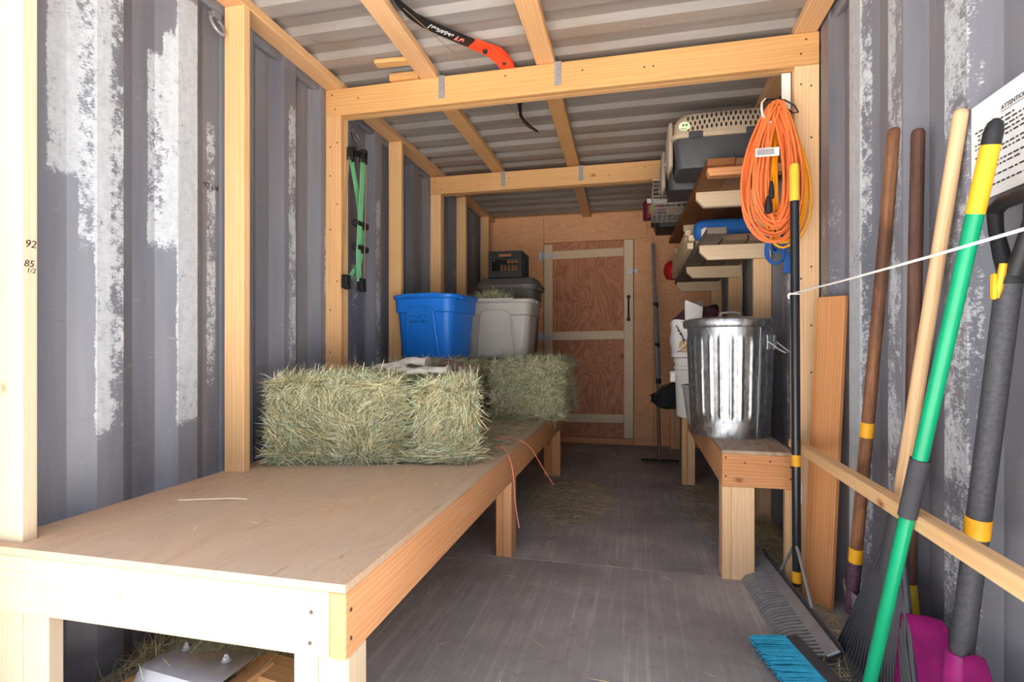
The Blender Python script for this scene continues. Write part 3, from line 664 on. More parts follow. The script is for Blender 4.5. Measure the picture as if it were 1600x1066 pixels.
# ------------------------------------------------------------------ totes, crate, gloves
def rrect(w_, d_, r, z, n=5, cx=0, cy=0):
    pts = []
    for qx, qy, a0 in ((1,1,0), (-1,1,PI/2), (-1,-1,PI), (1,-1,1.5*PI)):
        for k in range(n+1):
            a = a0+PI/2*k/n; pts.append((cx+qx*(w_/2-r)+r*math.cos(a), cy+qy*(d_/2-r)+r*math.sin(a), z))
    return pts
def loft(prof, n=5, cap0=True, cap1=True):
    mb = MB(); mb.rings([rrect(a, b, r, z, n) for a, b, r, z in prof], cap0, cap1); return mb
def place(o, loc, rz):
    o.location = loc; o.rotation_euler = (0, 0, rz)
def lpart(mb, name, mat, root, smooth=True):
    """part whose vertices are in the root's own frame"""
    o = mb.build(name, mat, None, smooth, local=Matrix()); o.parent = root; return o
def tote(loc, rz, W_, D_, H_, mat, label, lid=None, panel=True):
    root = thing('storage_tote', loc, label, 'tote', 'plastic storage totes'); root.rotation_euler = (0, 0, rz)
    bw, bd = W_*.80, D_*.78; t = .006
    w1 = lambda z: (bw+(W_*.92-bw)*z/H_, bd+(D_*.92-bd)*z/H_)
    a, b = w1(H_*.70), w1(H_*.86)
    prof = [(bw-.05, bd-.05, .03, 0), (bw-.012, bd-.012, .045, .006), (bw, bd, .05, .022), (*w1(H_*.72), .055, H_*.72), (a[0]+.022, a[1]+.022, .058, H_*.735),
            (b[0]+.022, b[1]+.022, .06, H_*.93), (W_, D_, .065, H_*.945), (W_+.004, D_+.004, .066, H_*.985), (W_-.006, D_-.006, .064, H_), (W_-.03, D_-.03, .055, H_-.004), (W_*.92-.01, D_*.92-.01, .05, H_*.93), (bw-.012, bd-.012, .045, .018)]
    lpart(loft(prof), 'tub', mat, root)
    if panel:          # proud tapered panel with a rounded frame on each long side
        for sg in (-1, 1):
            mb = MB(); zt_ = H_*.80; xb, xt = bw*.30, bw*.235
            def yo(z, e): return sg*(max(w1(z)[1]/2, 0)+e)
            up = [(-xt-.0, zt_-.03), (-xt+.02, zt_-.008), (-xt+.04, zt_), (xt-.04, zt_), (xt-.02, zt_-.008), (xt, zt_-.03)]
            out = [(-xb, .02)]+up+[(xb, .02)]
            vs = [(x, yo(z, .026 if z > H_*.6 else .011), z) for x, z in out]+[(x*.985, yo(z, -.01), z-.001) for x, z in out]; k = len(out)
            mb.add(vs, [tuple(range(k))]+[(i, (i+1) % k, k+(i+1) % k, k+i) for i in range(k)]); lpart(mb, 'side_panel', mat, root)
            mb = MB(); mb.tube([(x*1.05, yo(z, .020 if z > H_*.6 else .005), z+(.004 if z > .1 else 0)) for x, z in out], .0075, 6); lpart(mb, 'rib', mat, root)
            mb = MB(); mb.box((-.13, sg*(D_/2)-.010, H_*.955), (.13, sg*(D_/2)+.008, H_+.006), .004); lpart(mb, 'grip_lip', mat, root)
    for sg in (-1, 1):
        mb = MB(); mb.box((sg*(W_/2)-.014, -.10, H_*.93), (sg*(W_/2)+.012, .10, H_*.97), .005); lpart(mb, 'handle', mat, root)
    if lid:
        prof = [(W_+.016, D_+.016, .07, H_-.014), (W_+.022, D_+.022, .072, H_+.004), (W_-.01, D_-.01, .066, H_+.02), (W_-.05, D_-.05, .06, H_+.055), (W_-.07, D_-.07, .055, H_+.06)]
        lpart(loft(prof), 'lid', lid, root)
    return root
bt = tote((-1.265, 3.275, .926), -.16, .445, .40, .405, BLUEP, 'open blue plastic tote with black handwriting beside the stud')
gt = tote((-.966, 3.82, .926), 0, .535, .40, .415, GREYP, 'open light grey plastic tote heaped with hay')
ct = tote((-1.0, 4.245, .926), 0, .49, .37, .56, CHARP, 'closed charcoal tote with lid standing behind the grey tote', lid=CHARP)
# handwriting on the blue tote: two lines of marker scribble
def scribble(root, x0, x1, z, yoff, seed):
    rnd = random.Random(seed); mb = MB(); x = x0
    while x < x1:
        w_ = rnd.uniform(.009, .016); k = rnd.choice((2, 3, 4)); pts = [(x+rnd.uniform(0, w_), yoff(z), z+rnd.uniform(-.008, .010)) for _ in range(k+1)]
        mb.tube(pts, .0011, 4); x += w_+.004
        if rnd.random() < .2: x += .01
    lpart(mb, 'handwriting', INK, root, False)
yy = lambda z: -(.40*.78/2+(.40*.92-.40*.78)/2*z/.405+.0275)
scribble(bt, -.075, .045, .268, yy, 3); scribble(bt, -.075, .06, .236, yy, 5)
# heaped hay in the grey tote
m = MB(); m.rings([[(-.966-.07+.17*math.cos(a)*s, 3.82+.15*math.sin(a)*s, 1.20+.13*(1-s)+.03*(a % 1)*(s < 1)) for a in [2*PI*j/20 for j in range(20)]] for s in (1, .85, .6, .3, .05)])
hc = tag(m.build('hay_heap', CORE, None, True), 'small heap of hay sticking up out of the grey tote', 'hay heap')
n_ = 700; a = RNG.uniform(0, 2*PI, n_); r = np.sqrt(RNG.uniform(0, 1, n_)); P = np.column_stack([-1.03+.16*r*np.cos(a), 3.80+.14*r*np.sin(a), 1.335+.075*(1-r)])
D = RNG.normal(0, 1, (n_, 3)); D[:, 2] = abs(D[:, 2])*.9; o = strands('hay_strands', P, D, np.tile([0, -1., 0], (n_, 1)), RNG.uniform(.06, .16, n_), RNG.uniform(.002, .004, n_), HAY, hc, PAL); o['kind'] = 'stuff'
# milk crate on the charcoal tote
cr = thing('milk_crate', (-1.005, 4.20, 1.548), 'black plastic milk crate on top of the charcoal tote', 'crate')
w_, d_, h_ = .27, .27, .205
for ax, sg, nm in ((1, -1, 'front_side'), (1, 1, 'back_side'), (0, -1, 'end_side'), (0, 1, 'end_side')):
    mb = MB()
    def q(u0, u1, z0, z1, t=.010):
        if ax == 1: mb.box((u0, sg*d_/2-(t if sg > 0 else 0), z0), (u1, sg*d_/2+(t if sg < 0 else 0), z1), .002)
        else: mb.box((sg*w_/2-(t if sg > 0 else 0), u0+.011, z0), (sg*w_/2+(t if sg < 0 else 0), u1-.011, z1), .002)
    H2 = w_/2
    q(-H2, H2, .185, .205, .014); q(-H2, H2, 0, .05); q(-H2, -H2+.03, .05, .185); q(H2-.03, H2, .05, .185)
    q(-H2+.03, -.05, .145, .185); q(.05, H2-.03, .145, .185); q(-H2+.03, H2-.03, .138, .150)
    for k in range(1, 5): q(-H2+.03, H2-.03, .05+k*.019-.002, .05+k*.019+.002, .004)
    for k in range(1, 7): x = -H2+.03+k*(w_-.06)/7; q(x-.002, x+.002, .05, .14, .004)
    lpart(mb, nm, BLACKP, cr, False)
mb = MB(); 
for k in range(9): x = -.12+k*.03; mb.box((x-.004, -.124, 0), (x+.004, .124, .006)); mb.box((-.124, x-.004, 0.001), (.124, x+.004, .007))
lpart(mb, 'base_grid', BLACKP, cr, False)
# gloves
def cloth(name, path, widths, mat, label, cat, thick=.012, seed=0):
    mb = MB(); rings = []
    for i, (p, wd) in enumerate(zip(path, widths)):
        p = V3(p); t = (V3(path[min(i+1, len(path)-1)])-V3(path[max(i-1, 0)])).normalized(); s_ = t.cross(V3((0,0,1))).normalized(); r_ = []
        for k in range(14):
            a = 2*PI*k/14; f = noise.noise(V3((i*.9, k*.9, seed)))*.8; r_.append(p+s_*math.cos(a)*wd*(1+f*.3)+V3((0,0,1))*(math.sin(a)*thick*(1+f)+ .006*math.sin(k*2.1+i)))
        rings.append(r_)
    mb.rings(rings); return tag(mb.build(name, mat, None, True), label, cat, 'gloves on the front bale')
def glove(c, d, L, mat, label, seed, lift=0, th=.016):
    """limp glove: c = cuff centre on the hay, d = direction of the fingers"""
    root = thing('work_glove', c, label, 'glove', 'gloves on the front bale'); rnd = random.Random(seed)
    c = V3(c); d = V3(d).normalized(); sd_ = d.cross(V3((0,0,1))).normalized(); up = V3((0,0,1)); k = L/.26
    def ring(t, w_, h_, z):
        p = c+d*t*k+up*z; out = []
        for q in range(20):
            a = 2*PI*q/20; f = 1+.22*noise.noise(V3((math.cos(a)*1.4, t*28, seed+math.sin(a))))
            out.append(p+sd_*math.cos(a)*w_*f+up*(math.sin(a)*h_*f+.006*math.sin(3*a+t*40)*(t > .02)))
        return out
    st_ = [(0, .056, th*1.9), (.004, .052, th*1.6), (.03, .050, th*1.25), (.055, .046, th*1.1), (.07, .043, th), (.10, .048, th*1.15), (.13, .050, th*1.05), (.155, .046, th*.9), (.168, .038, th*.6)]
    MB().rings([ring(t, w_, h_, th*1.3+lift*(1-abs(t-.06)/.11)) for t, w_, h_ in st_]).build('glove_body', mat, root, True)
    MB().tube([c+d*.006*k+sd_*math.cos(2*PI*q/20)*.054+up*(th*1.3+lift*.45+math.sin(2*PI*q/20)*th*1.8) for q in range(20)], .0045, 6, closed=True).build('cuff_hem', mat, root, True)
    for q, ln in enumerate((.078, .092, .088, .068)):
        o_ = (q-1.5)*.022; b0 = c+d*.155*k+sd_*o_+up*th*1.1; w1 = rnd.uniform(-.012, .012)
        MB().tube([b0, b0+d*ln*.35*k+sd_*(o_*.15)+up*.006, b0+d*ln*.7*k+sd_*(o_*.3+w1)+up*.001, b0+d*ln*.95*k+sd_*(o_*.35+w1*1.6)-up*.006, b0+d*ln*k+sd_*(o_*.35+w1*1.8)-up*.008], [.011, .012, .0115, .0095, .004], 8).build('finger', mat, root, True)
    b0 = c+d*.085*k-sd_*.042+up*th; MB().tube([b0, b0+d*.03*k-sd_*.02+up*.006, b0+d*.065*k-sd_*.026, b0+d*.08*k-sd_*.027-up*.004], [.014, .013, .011, .004], 8).build('thumb', mat, root, True)
glove((-.985, 2.44, .890), (-1, -.10, 0), .30, CANVAS, 'off-white canvas glove with raised cuff at the back of the front bale top', 2, .022, .019)
glove((-.830, 2.31, .882), (-1, -.16, 0), .29, CANVAS, 'flat off-white canvas glove nearer the front edge of the bale', 4, .0, .013)
glove((-.905, 2.46, .884), (1, -.55, 0), .21, LEATHER, 'brown leather glove beside the white gloves on the bale', 6, .012, .018)

# ------------------------------------------------------------------ straps on the left post, rings on the wall, writing
def ratchet(par, c, up=1):
    mb = MB(); x, y, z = c
    for s in (-1, 1): mb.box((x-.012, y+s*.018-.003, z-.035), (x+.022, y+s*.018+.003, z+.035), .003)
    mb.tube([(x+.004, y-.022, z), (x+.004, y+.022, z)], .011, 8); mb.box((x-.004, y-.016, z+up*.028-.012), (x+.026, y+.016, z+up*.028+.012), .005)
    mb.tube([(x+.010, y-.024, z-.022*up), (x+.010, y+.024, z-.022*up)], .006, 6); mb.build('ratchet_buckle', BLACKM, par, True)
def strap(par, pts, wd, mat, name='webbing'):
    mb = MB(); P = [V3(p) for p in pts]; vs = []; fs = []
    for p in P: vs += [p+V3((-.001, -wd/2, 0)), p+V3((-.001, wd/2, 0)), p+V3((.001, wd/2, 0)), p+V3((.001, -wd/2, 0))]
    for i in range(len(P)-1):
        for k in range(4): fs.append((4*i+k, 4*i+(k+1) % 4, 4*i+4+(k+1) % 4, 4*i+4+k))
    fs += [(0,1,2,3), tuple(4*(len(P)-1)+k for k in range(4))]; mb.add(vs, fs); mb.build(name, mat, par)
s1 = thing('ratchet_strap', (-1.478, 2.66, 1.30), 'green ratchet strap crossing behind, its lower buckle against the post', 'ratchet strap', 'green ratchet straps')
ratchet(s1, (-1.482, 2.585, 2.03)); ratchet(s1, (-1.470, 2.51, 1.345), -1)
strap(s1, [(-1.488, 2.595, 2.02), (-1.488, 2.65, 1.88), (-1.490, 2.71, 1.70), (-1.490, 2.73, 1.60), (-1.490, 2.70, 1.48), (-1.486, 2.56, 1.36)], .042, GREENS)
mb = MB().tube([(-1.478, 2.562, 2.01), (-1.480, 2.535, 1.75), (-1.478, 2.50, 1.36)], .0025, 5); mb.build('cord', m_plain('tan_cord', (150, 116, 84), .8), s1)
s2 = thing('ratchet_strap', (-1.462, 2.68, 1.30), 'green ratchet strap hanging straight down in front of the crossing one', 'ratchet strap', 'green ratchet straps')
ratchet(s2, (-1.466, 2.68, 2.045)); ratchet(s2, (-1.462, 2.655, 1.345), -1)
strap(s2, [(-1.462, 2.68, 2.03), (-1.462, 2.665, 1.85), (-1.460, 2.64, 1.66), (-1.460, 2.625, 1.5), (-1.460, 2.635, 1.36)], .046, GREENS)
for z in (1.675, 1.545): MB().box((-1.494, 2.612, z-.018), (-1.456, 2.742, z+.018), .008).build('rubber_band', BLACKP, s2)
mb = MB().tube([(-1.455, 2.70, 2.03), (-1.454, 2.69, 1.7), (-1.455, 2.675, 1.36)], .003, 5); mb.build('cord', m_plain('braided_cord', (134, 108, 84), .8), s2)
MB().box((-1.498, 2.60, 2.05), (-1.455, 2.70, 2.058), .002).build('hook', BLACKM, s1)
def lash(y, z, lb):
    mb = MB(); mb.tube([(-1.585+.03*math.sin(a)*0+.028*(1-math.cos(a*1))*.5, y+.032*math.sin(a), z-.03+.034*math.cos(a)) for a in [2*PI*k/16 for k in range(16)]], .006, 8, closed=True)
    t = thing('lashing_ring', (-1.58, y, z-.06), lb, 'lashing ring', 'lashing rings'); mb.build('ring', GREYM, t, True)
    MB().box((-1.60, y-.02, z-.004), (-1.57, y+.02, z+.02), .004).build('ring_bracket', STEELP, t)
lash(1.755, 2.275, 'steel lashing ring high on the left wall beside the bright corner bay'); lash(2.80, 2.235, 'steel lashing ring high on the left wall behind the green straps')
text('handwriting', '92', (XS+.0006, 1.036, 1.262), (0,1,0), (0,0,1), .027, INK, p0, .2)
text('handwriting', '85', (XS+.0006, 1.034, 1.213), (0,1,0), (0,0,1), .024, INK, p0, .2)
text('handwriting', '1/2', (XS+.0006, 1.040, 1.198), (0,1,0), (0,0,1), .017, INK, p0, .2)
wl = bpy.data.objects['wall_left']; text('handwriting', '92 1/4', (XL-DEP+.004, 1.738, 1.625), (0,1,0), (0,0,1), .03, INK, wl, .1)
# notice on the right wall, following the sheet
pn = thing('paper_notice', (.75, 1.33, 1.30), 'white printed paper notice headed ATTENTION taped to the right wall', 'notice')
rows = []
for k in range(2): rows.append([(XR-.003+.0*j, 1.452-.031*j, (1.338 if k == 0 else 1.560)+.0*j) for j in range(12)])
mb = MB().grid(rows); o = mb.build('sheet', PAPER, pn); md = o.modifiers.new('t', 'SOLIDIFY'); md.thickness = .0006
text('heading', 'ATTENTION', (XR-.0045, 1.345, 1.512), (0,-1,0), (0,0,1), .014, INK, pn)
mb = MB(); mb.box((XR-.0045, 1.262, 1.5075), (XR-.0042, 1.345, 1.5085))
mb.build('underline', INK, pn)
mb = MB(); rnd = random.Random(4)
for r_ in range(15):
    if r_ in (5, 8, 11, 13): continue
    z = 1.494-.0095*r_; y = 1.435-rnd.choice((0, .0, .01)); ye = rnd.uniform(1.13, 1.2) if r_ % 5 else 1.30
    while y > ye:
        wl_ = rnd.uniform(.005, .018); mb.box((XR-.0045, y-wl_, z), (XR-.0042, y, z+.0032)); y -= wl_+.005
o = mb.build('print_lines', INK, pn); o['kind'] = 'stuff'
# red paint smears on the right wall come with the sheet
for z, y in ((1.655, 1.515), (1.755, 1.53)):
    mb = MB(); mb.prism([(XR-.0012, y+.03, z-.012), (XR-.0012, y-.02, z+.012), (XR-.0012, y-.022, z+.022), (XR-.0012, y+.025, z+.002)], (.0008, 0, 0)); mb.build('red_paint_smear', m_plain('red_smear', (172, 84, 74), .7), bpy.data.objects['wall_right'])

# ------------------------------------------------------------------ bow on the ceiling
bw = thing('recurve_bow', (-.7, 2.5, 2.352), 'black recurve bow with red riser tucked above the nearer beam', 'bow')
def ribbon(pts, wds, th, name, mat, nrm=(0,0,1)):
    mb = MB(); vs = []; fs = []; P = [V3(p) for p in pts]; N = V3(nrm)
    for i, p in enumerate(P):
        t = (P[min(i+1, len(P)-1)]-P[max(i-1, 0)]).normalized(); s_ = t.cross(N).normalized(); n2 = s_.cross(t)
        for a, b in ((-1,-1), (1,-1), (1,1), (-1,1)): vs.append(p+s_*a*wds[i]/2+n2*b*th/2)
    for i in range(len(P)-1):
        for k in range(4): fs.append((4*i+k, 4*i+(k+1) % 4, 4*i+4+(k+1) % 4, 4*i+4+k))
    fs += [(0,1,2,3), tuple(4*(len(P)-1)+k for k in range(4))]; mb.add(vs, fs); return mb.build(name, mat, bw, True)
zc = 2.362
limb = ribbon([(-.915, 1.90, zc), (-.912, 1.965, zc), (-.895, 2.045, zc), (-.862, 2.11, zc), (-.80, 2.195, zc), (-.735, 2.275, zc), (-.705, 2.308, zc)], [.016, .028, .044, .056, .062, .062, .060], .007, 'front_limb', BLACKM)
ribbon([(-.72, 2.29, zc), (-.69, 2.325, zc), (-.665, 2.355, zc)], [.062, .066, .062], .014, 'limb_pocket', REDO)
ribbon([(-.668, 2.352, zc), (-.64, 2.385, zc), (-.622, 2.44, zc), (-.612, 2.50, zc), (-.606, 2.60, zc), (-.606, 2.70, zc)], [.062, .070, .072, .066, .060, .060], .022, 'riser', REDO)
ribbon([(-.606, 2.69, zc), (-.612, 2.80, 2.355), (-.632, 2.90, 2.345), (-.650, 3.0, 2.335), (-.648, 3.08, 2.330), (-.630, 3.17, 2.330), (-.600, 3.25, 2.330)], [.05, .034, .022, .016, .018, .022, .016], .008, 'back_limb', BLACKM)
mb = MB().tube([(-.905, 1.98, 2.354), (-.75, 2.60, 2.352), (-.645, 3.10, 2.325), (-.61, 3.235, 2.326)], .0015, 5); mb.build('bow_string', m_plain('tan_string', (146, 118, 90), .8), bw)
mb = MB(); mb.tube([(-.672, 2.345, zc-.010), (-.672, 2.345, zc-.022)], [.012, .009], 8); mb.build('limb_bolt', BLACKM, bw, True); mb = MB(); mb.tube([(-.614, 2.47, zc-.010), (-.614, 2.47, zc-.016)], [.011, .008], 8); mb.build('limb_bolt', BLACKM, bw, True)
mb = MB(); d = (V3((-.735, 2.275, 0))-V3((-.862, 2.11, 0))).normalized(); q = V3((-d.y, d.x, 0)); rnd = random.Random(8)
for k in range(12):
    s0 = V3((-.855, 2.118, zc-.0042))+d*(.010*k+.004); pts = [s0+q*rnd.uniform(-.016, .016)+d*rnd.uniform(0, .009) for _ in range(4)]; mb.tube(pts, .0016, 4)
mb.build('lettering', WINK, bw)
mb = MB()
for k in range(5):
    s0 = V3((-.855, 2.118, zc-.0042))+d*(.140+.008*k); pts = [s0+q*rnd.uniform(-.018, .018)+d*rnd.uniform(0, .009) for _ in range(4)]; mb.tube(pts, .0024, 4)
mb.build('lettering', PINK, bw)
tag(MB().prism([(-.86, 2.60, 2.382), (-.58, 2.60, 2.382), (-.62, 2.93, 2.382), (-.85, 2.93, 2.382)], (0, 0, .006)).build('patch_plate', CEILPATCH), 'pale grey patch plate on the ceiling behind the nearer beam', 'plate')

# ------------------------------------------------------------------ trash can and what stands behind it
CX, CY = .462, 2.952
tc = thing('trash_can', (CX, CY, ZR), 'galvanized steel trash can with ribbed sides and lid on the low bench', 'trash can')
NT_, NZ = 240, 46; rings = []
for k in range(NZ+1):
    z = ZR+.001+.555*k/NZ; t = k/NZ; r0 = .190+.022*t; ring = []
    band = .0035 if t < .135 else 0
    env = max(0, min(1, (t-.16)/.03))*max(0, min(1, (.90-t)/.03))
    for j in range(NT_):
        a = 2*PI*j/NT_; fl_ = max(0, math.cos(a*26))**2.2; ring.append((CX+(r0+band-.004+.005*fl_*env)*math.cos(a), CY+(r0+band-.004+.005*fl_*env)*math.sin(a), z))
    rings.append(ring)
mb = MB(); mb.rings(rings); mb.build('can_body', GALV, tc, True)
zt = ZR+.556; mb = MB()
mb.lathe([(.205, zt-.012), (.222, zt-.014), (.228, zt-.006), (.230, zt+.016), (.226, zt+.026), (.20, zt+.034), (.12, zt+.042), (.02, zt+.044)], (CX, CY), 72); mb.build('lid', GALV, tc, True)
lidp = [c_ for c_ in tc.children if c_.name.startswith('lid')][0]
MB().tube([(CX-.05, CY-.02, zt+.040), (CX-.046, CY-.02, zt+.062), (CX+.0, CY-.02, zt+.068), (CX+.046, CY-.02, zt+.062), (CX+.05, CY-.02, zt+.040)], .006, 8, flat=1).build('lid_handle', GREYM, lidp, True)
for sa in (-.62, PI-.62):
    d = V3((math.cos(sa), math.sin(sa), 0)); s_ = V3((-d.y, d.x, 0)); c0 = V3((CX, CY, ZR+.47))+d*.212; mb = MB()
    hd = attach(bpy.data.objects.new('side_handle', None), tc); C.objects.link(hd)
    for k in (-1, 1):
        M = fr(c0+s_*k*.035, c0+s_*k*.035+V3((0,0,1)), s_); MB().box((-.035, -.014, -.003), (.035, .014, .003), .002, M).build('handle_plate', ZINC, hd)
    M2 = MB().tube([c0+s_*.042+d*.006, c0+s_*.04+d*.05-V3((0,0,.035)), c0+s_*.032+d*.075-V3((0,0,.05)), c0-s_*.032+d*.075-V3((0,0,.05)), c0-s_*.04+d*.05-V3((0,0,.035)), c0-s_*.042+d*.006], .0035, 6)
    M2.tube([c0+s_*.05+d*.005, c0-s_*.05+d*.005], .005, 6); M2.build('bail', ZINC, hd, True)
mb = MB(); sa = -1.02; mb.box((-.0, -.004, -.002), (.53, .004, .002), .001, fr((CX+.191*math.cos(sa), CY+.191*math.sin(sa), ZR+.01), (CX+.215*math.cos(sa), CY+.215*math.sin(sa), ZR+.55), (-math.sin(sa), math.cos(sa), 0))); mb.build('seam', GREYM, tc)
# grey bucket, white jug, feed bag, black bag behind the can
bk = thing('grey_bucket', (.372, 3.27, ZR), 'light grey plastic bucket behind the trash can', 'bucket')
mb = MB(); mb.lathe([(.085, ZR+.0), (.09, ZR+.01), (.118, ZR+.21), (.124, ZR+.212), (.124, ZR+.225), (.114, ZR+.225), (.085, ZR+.02)], (.372, 3.27), 32); mb.build('bucket_wall', LGREYP, bk, True)
pb = thing('white_pail', (.375, 3.62, ZR), 'white pail with a lid standing behind the grey bucket', 'pail')
mb = MB(); mb.lathe([(.125, ZR), (.13, ZR+.01), (.14, ZR+.30), (.146, ZR+.305), (.146, ZR+.32), (.140, ZR+.325), (.14, ZR+.36)], (.375, 3.62), 32); mb.build('pail_wall', WHITEP, pb, True)
mb = MB(); mb.lathe([(.148, ZR+.345), (.150, ZR+.36), (.148, ZR+.375), (.10, ZR+.378)], (.375, 3.62), 32); mb.build('pail_lid', WHITEP, pb, True)
MB().box((.205, 3.58, ZR+.22), (.238, 3.64, ZR+.29), .006).build('handle_ear', WHITEP, pb)
fb_ = thing('feed_bag', (.36, 3.62, ZR+.379), 'white paper feed bag with plum top perched on the pail', 'bag')
def bag_rings(z0, z1, w0, w1, d0, d1, k, cx, cy, sd, fold=0):
    out = []
    for i in range(k+1):
        t = i/k; ww = w0+(w1-w0)*t; dd = d0+(d1-d0)*t; r_ = []
        for j in range(28):
            a = 2*PI*j/28; f = 1+.10*noise.noise(V3((math.cos(a)*1.5, math.sin(a)*1.5, t*3+sd)))
            r_.append((cx+ww*math.copysign(abs(math.cos(a))**.6, math.cos(a))*f+fold*t*t, cy+dd*math.copysign(abs(math.sin(a))**.6, math.sin(a))*f, z0+(z1-z0)*t+.02*math.sin(a*2)*t))
        out.append(r_)
    return out
MB().rings(bag_rings(ZR+.380, ZR+.60, .145, .155, .10, .10, 8, .36, 3.62, 1)).build('bag_body', BAG, fb_, True)
MB().rings(bag_rings(ZR+.602, ZR+.70, .153, .09, .099, .05, 6, .362, 3.62, 2, .05)).build('bag_top', BAGD, fb_, True)
MB().rings(bag_rings(ZR+.58, ZR+.715, .05, .055, .012, .010, 5, .34, 3.505, 5, .0)).build('bag_flap', BAG, fb_, True)
mb = MB(); mb.rings([[(.285+.034*s*math.cos(a), 3.513-.01*(1-s), ZR+.45+.042*s*math.sin(a)) for a in [2*PI*j/14 for j in range(14)]] for s in (1, .7, .2)]); mb.build('bag_print', BAGY, fb_, True)
mb = MB(); rnd = random.Random(3)
for k in range(9): x = .232+.006*k; mb.tube([(x, 3.5085, ZR+.585-.012*k+rnd.uniform(-.012, .012)), (x+.008, 3.5085, ZR+.575-.012*k+rnd.uniform(-.015, .015))], .003, 5)
mb.build('bag_print', INK, fb_)
bb = thing('trash_bag', (.32, 4.02, ZR), 'crumpled black plastic bag lying behind the grey bucket', 'bag'); rr = []
for i in range(9):
    t = i/8; rad = .11*math.sin(PI*(.08+.84*t))**.7; r_ = []
    for j in range(24):
        a = 2*PI*j/24; f = 1+.35*noise.noise(V3((math.cos(a)*2.2, math.sin(a)*2.2, t*5))); r_.append((.29-.0*t+1.35*rad*math.cos(a)*f-.07*(1-t), 4.02+rad*math.sin(a)*f*1.1, ZR+.001+.19*t))
    rr.append(r_)
MB().rings(rr).build('bag_body', TRASHB, bb, True)
mb = MB(); mb.rings([[(.16-.06*s+.0, 4.0+(.045-.035*s)*math.cos(a), ZR+.11-.03*s+(.045-.035*s)*math.sin(a)) for a in [2*PI*j/10 for j in range(10)]] for s in (0, .4, 1)]); mb.build('bag_neck', TRASHB, bb, True)

# ------------------------------------------------------------------ shelf rack on the right wall
rk = thing('shelf_rack', (.6, 4.0, 1.52), 'wooden shelf arms fixed to the right wall studs in two tiers', 'rack')
def arm(x0, y, z1, h_, mat, d=.038, x1=.74, cut=.045):
    poly = [(x0, y, z1), (x1, y, z1), (x1, y, z1-h_), (x0+cut, y, z1-h_), (x0, y, z1-h_*.45)]
    mb = MB(); mb.prism([(q[0], q[2], 0) for q in poly], (0, 0, -d)); M = Matrix(((1,0,0,0),(0,0,-1,y),(0,1,0,0),(0,0,0,1)))
    return mb.build('shelf_arm', mat, rk, local=M)
LOWZ, UPZ = 1.600, 1.912
for y, m_ in ((3.313, PINEP), (4.186, PINEP), (5.168, PINEP)): arm(.355, y, LOWZ, .083, m_); arm(.335, y, UPZ, .088, PINEP)
arm(.345, 2.87, UPZ, .040, FIR, .06, .74, .01)
for k in range(3):
    x0 = .405+.135*k; o = board('shelf_plank', (x0, 2.835+.02*k, UPZ+.0185), (x0-.07, 4.92, UPZ+.0185), .132, .035, (1,0,0), ROUGHO)
    tag(o, ('brown rough plank at the open edge of the upper shelf', 'brown rough plank in the middle of the upper shelf', 'brown rough plank nearest the wall on the upper shelf')[k], 'plank', 'upper shelf planks')
for (x0, y0, y1, w2, m_, lb) in ((.405, 2.985, 5.35, .098, GREYW, 'grey weathered plank at the open edge of the lower shelf, end towards the camera'), (.53, 3.20, 5.40, .13, ROUGHB, 'weathered plank in the middle of the lower shelf'), (.665, 3.22, 5.40, .12, ROUGHB, 'weathered plank nearest the wall on the lower shelf')):
    tag(board('shelf_plank', (x0, y0, LOWZ+.0185), (x0-.01, y1, LOWZ+.0185), w2, .035, (1,0,0), m_), lb, 'plank', 'lower shelf planks')
tag(board('wood_batten', (.45, 3.302, LOWZ+.046), (.73, 3.302, LOWZ+.046), .04, .018, (0,1,0), FIR), 'short amber batten across the lower shelf planks under the blue bag', 'batten')
# bundle of sticks on the lower shelf
for k in range(12):
    r_, c_ = divmod(k, 3); y0 = 3.55+random.uniform(-.05, .35)+.05*r_; x = .335+.05*c_+random.uniform(-.004, .004); z = LOWZ+.0375+.0195+.041*r_
    tag(board('lumber_stick', (x, y0, z), (x, 5.2, z), .038, .038, (1,0,0), random.choice((PINEP, PINE, PINEP, FIR))), 'short length of lumber in the pile on the lower shelf', 'lumber', 'lumber pile on the lower shelf')
# blue dry bag
db = thing('dry_bag', (.54, 3.30, LOWZ+.055), 'blue rounded roll bag lying across the lower shelf', 'bag')
prof = []
for k in range(9): a = PI/2*k/8; prof.append((.075*math.sin(a)+.004, .315+.07*(1-math.cos(a))))
mb = MB(); ring = []
pr = [(.006, .33), (.04, .334), (.062, .35), (.073, .385), (.075, .44), (.074, .55), (.073, .66), (.055, .70), (.02, .71)]
mb.rings([[(x, 3.42+r*math.cos(2*PI*k/24)*1.05, LOWZ+.037+.068+r*.9*math.sin(2*PI*k/24)) for k in range(24)] for r, x in pr]); mb.build('bag_body', BLUED, db, True)
MB().lathe([(.024, LOWZ+.0375), (.024, LOWZ+.09), (.012, LOWZ+.10)], (.385, 3.30), 16).build('white_bottle', WHITEP); tag(bpy.data.objects['white_bottle'], 'small white bottle beside the blue roll bag', 'bottle')
tag(MB().lathe([(.01, 1.50), (.07, 1.51), (.10, 1.56), (.105, 1.62), (.09, 1.68), (.05, 1.71), (.01, 1.715)], (.33, 5.31), 24).build('red_ball', REDP, None, True), 'round red object behind the far end of the lower shelf', 'ball')
r0 = bpy.data.objects['red_ball']; r0.location.z = LOWZ+.037; r0.scale = (.85, .85, .85)
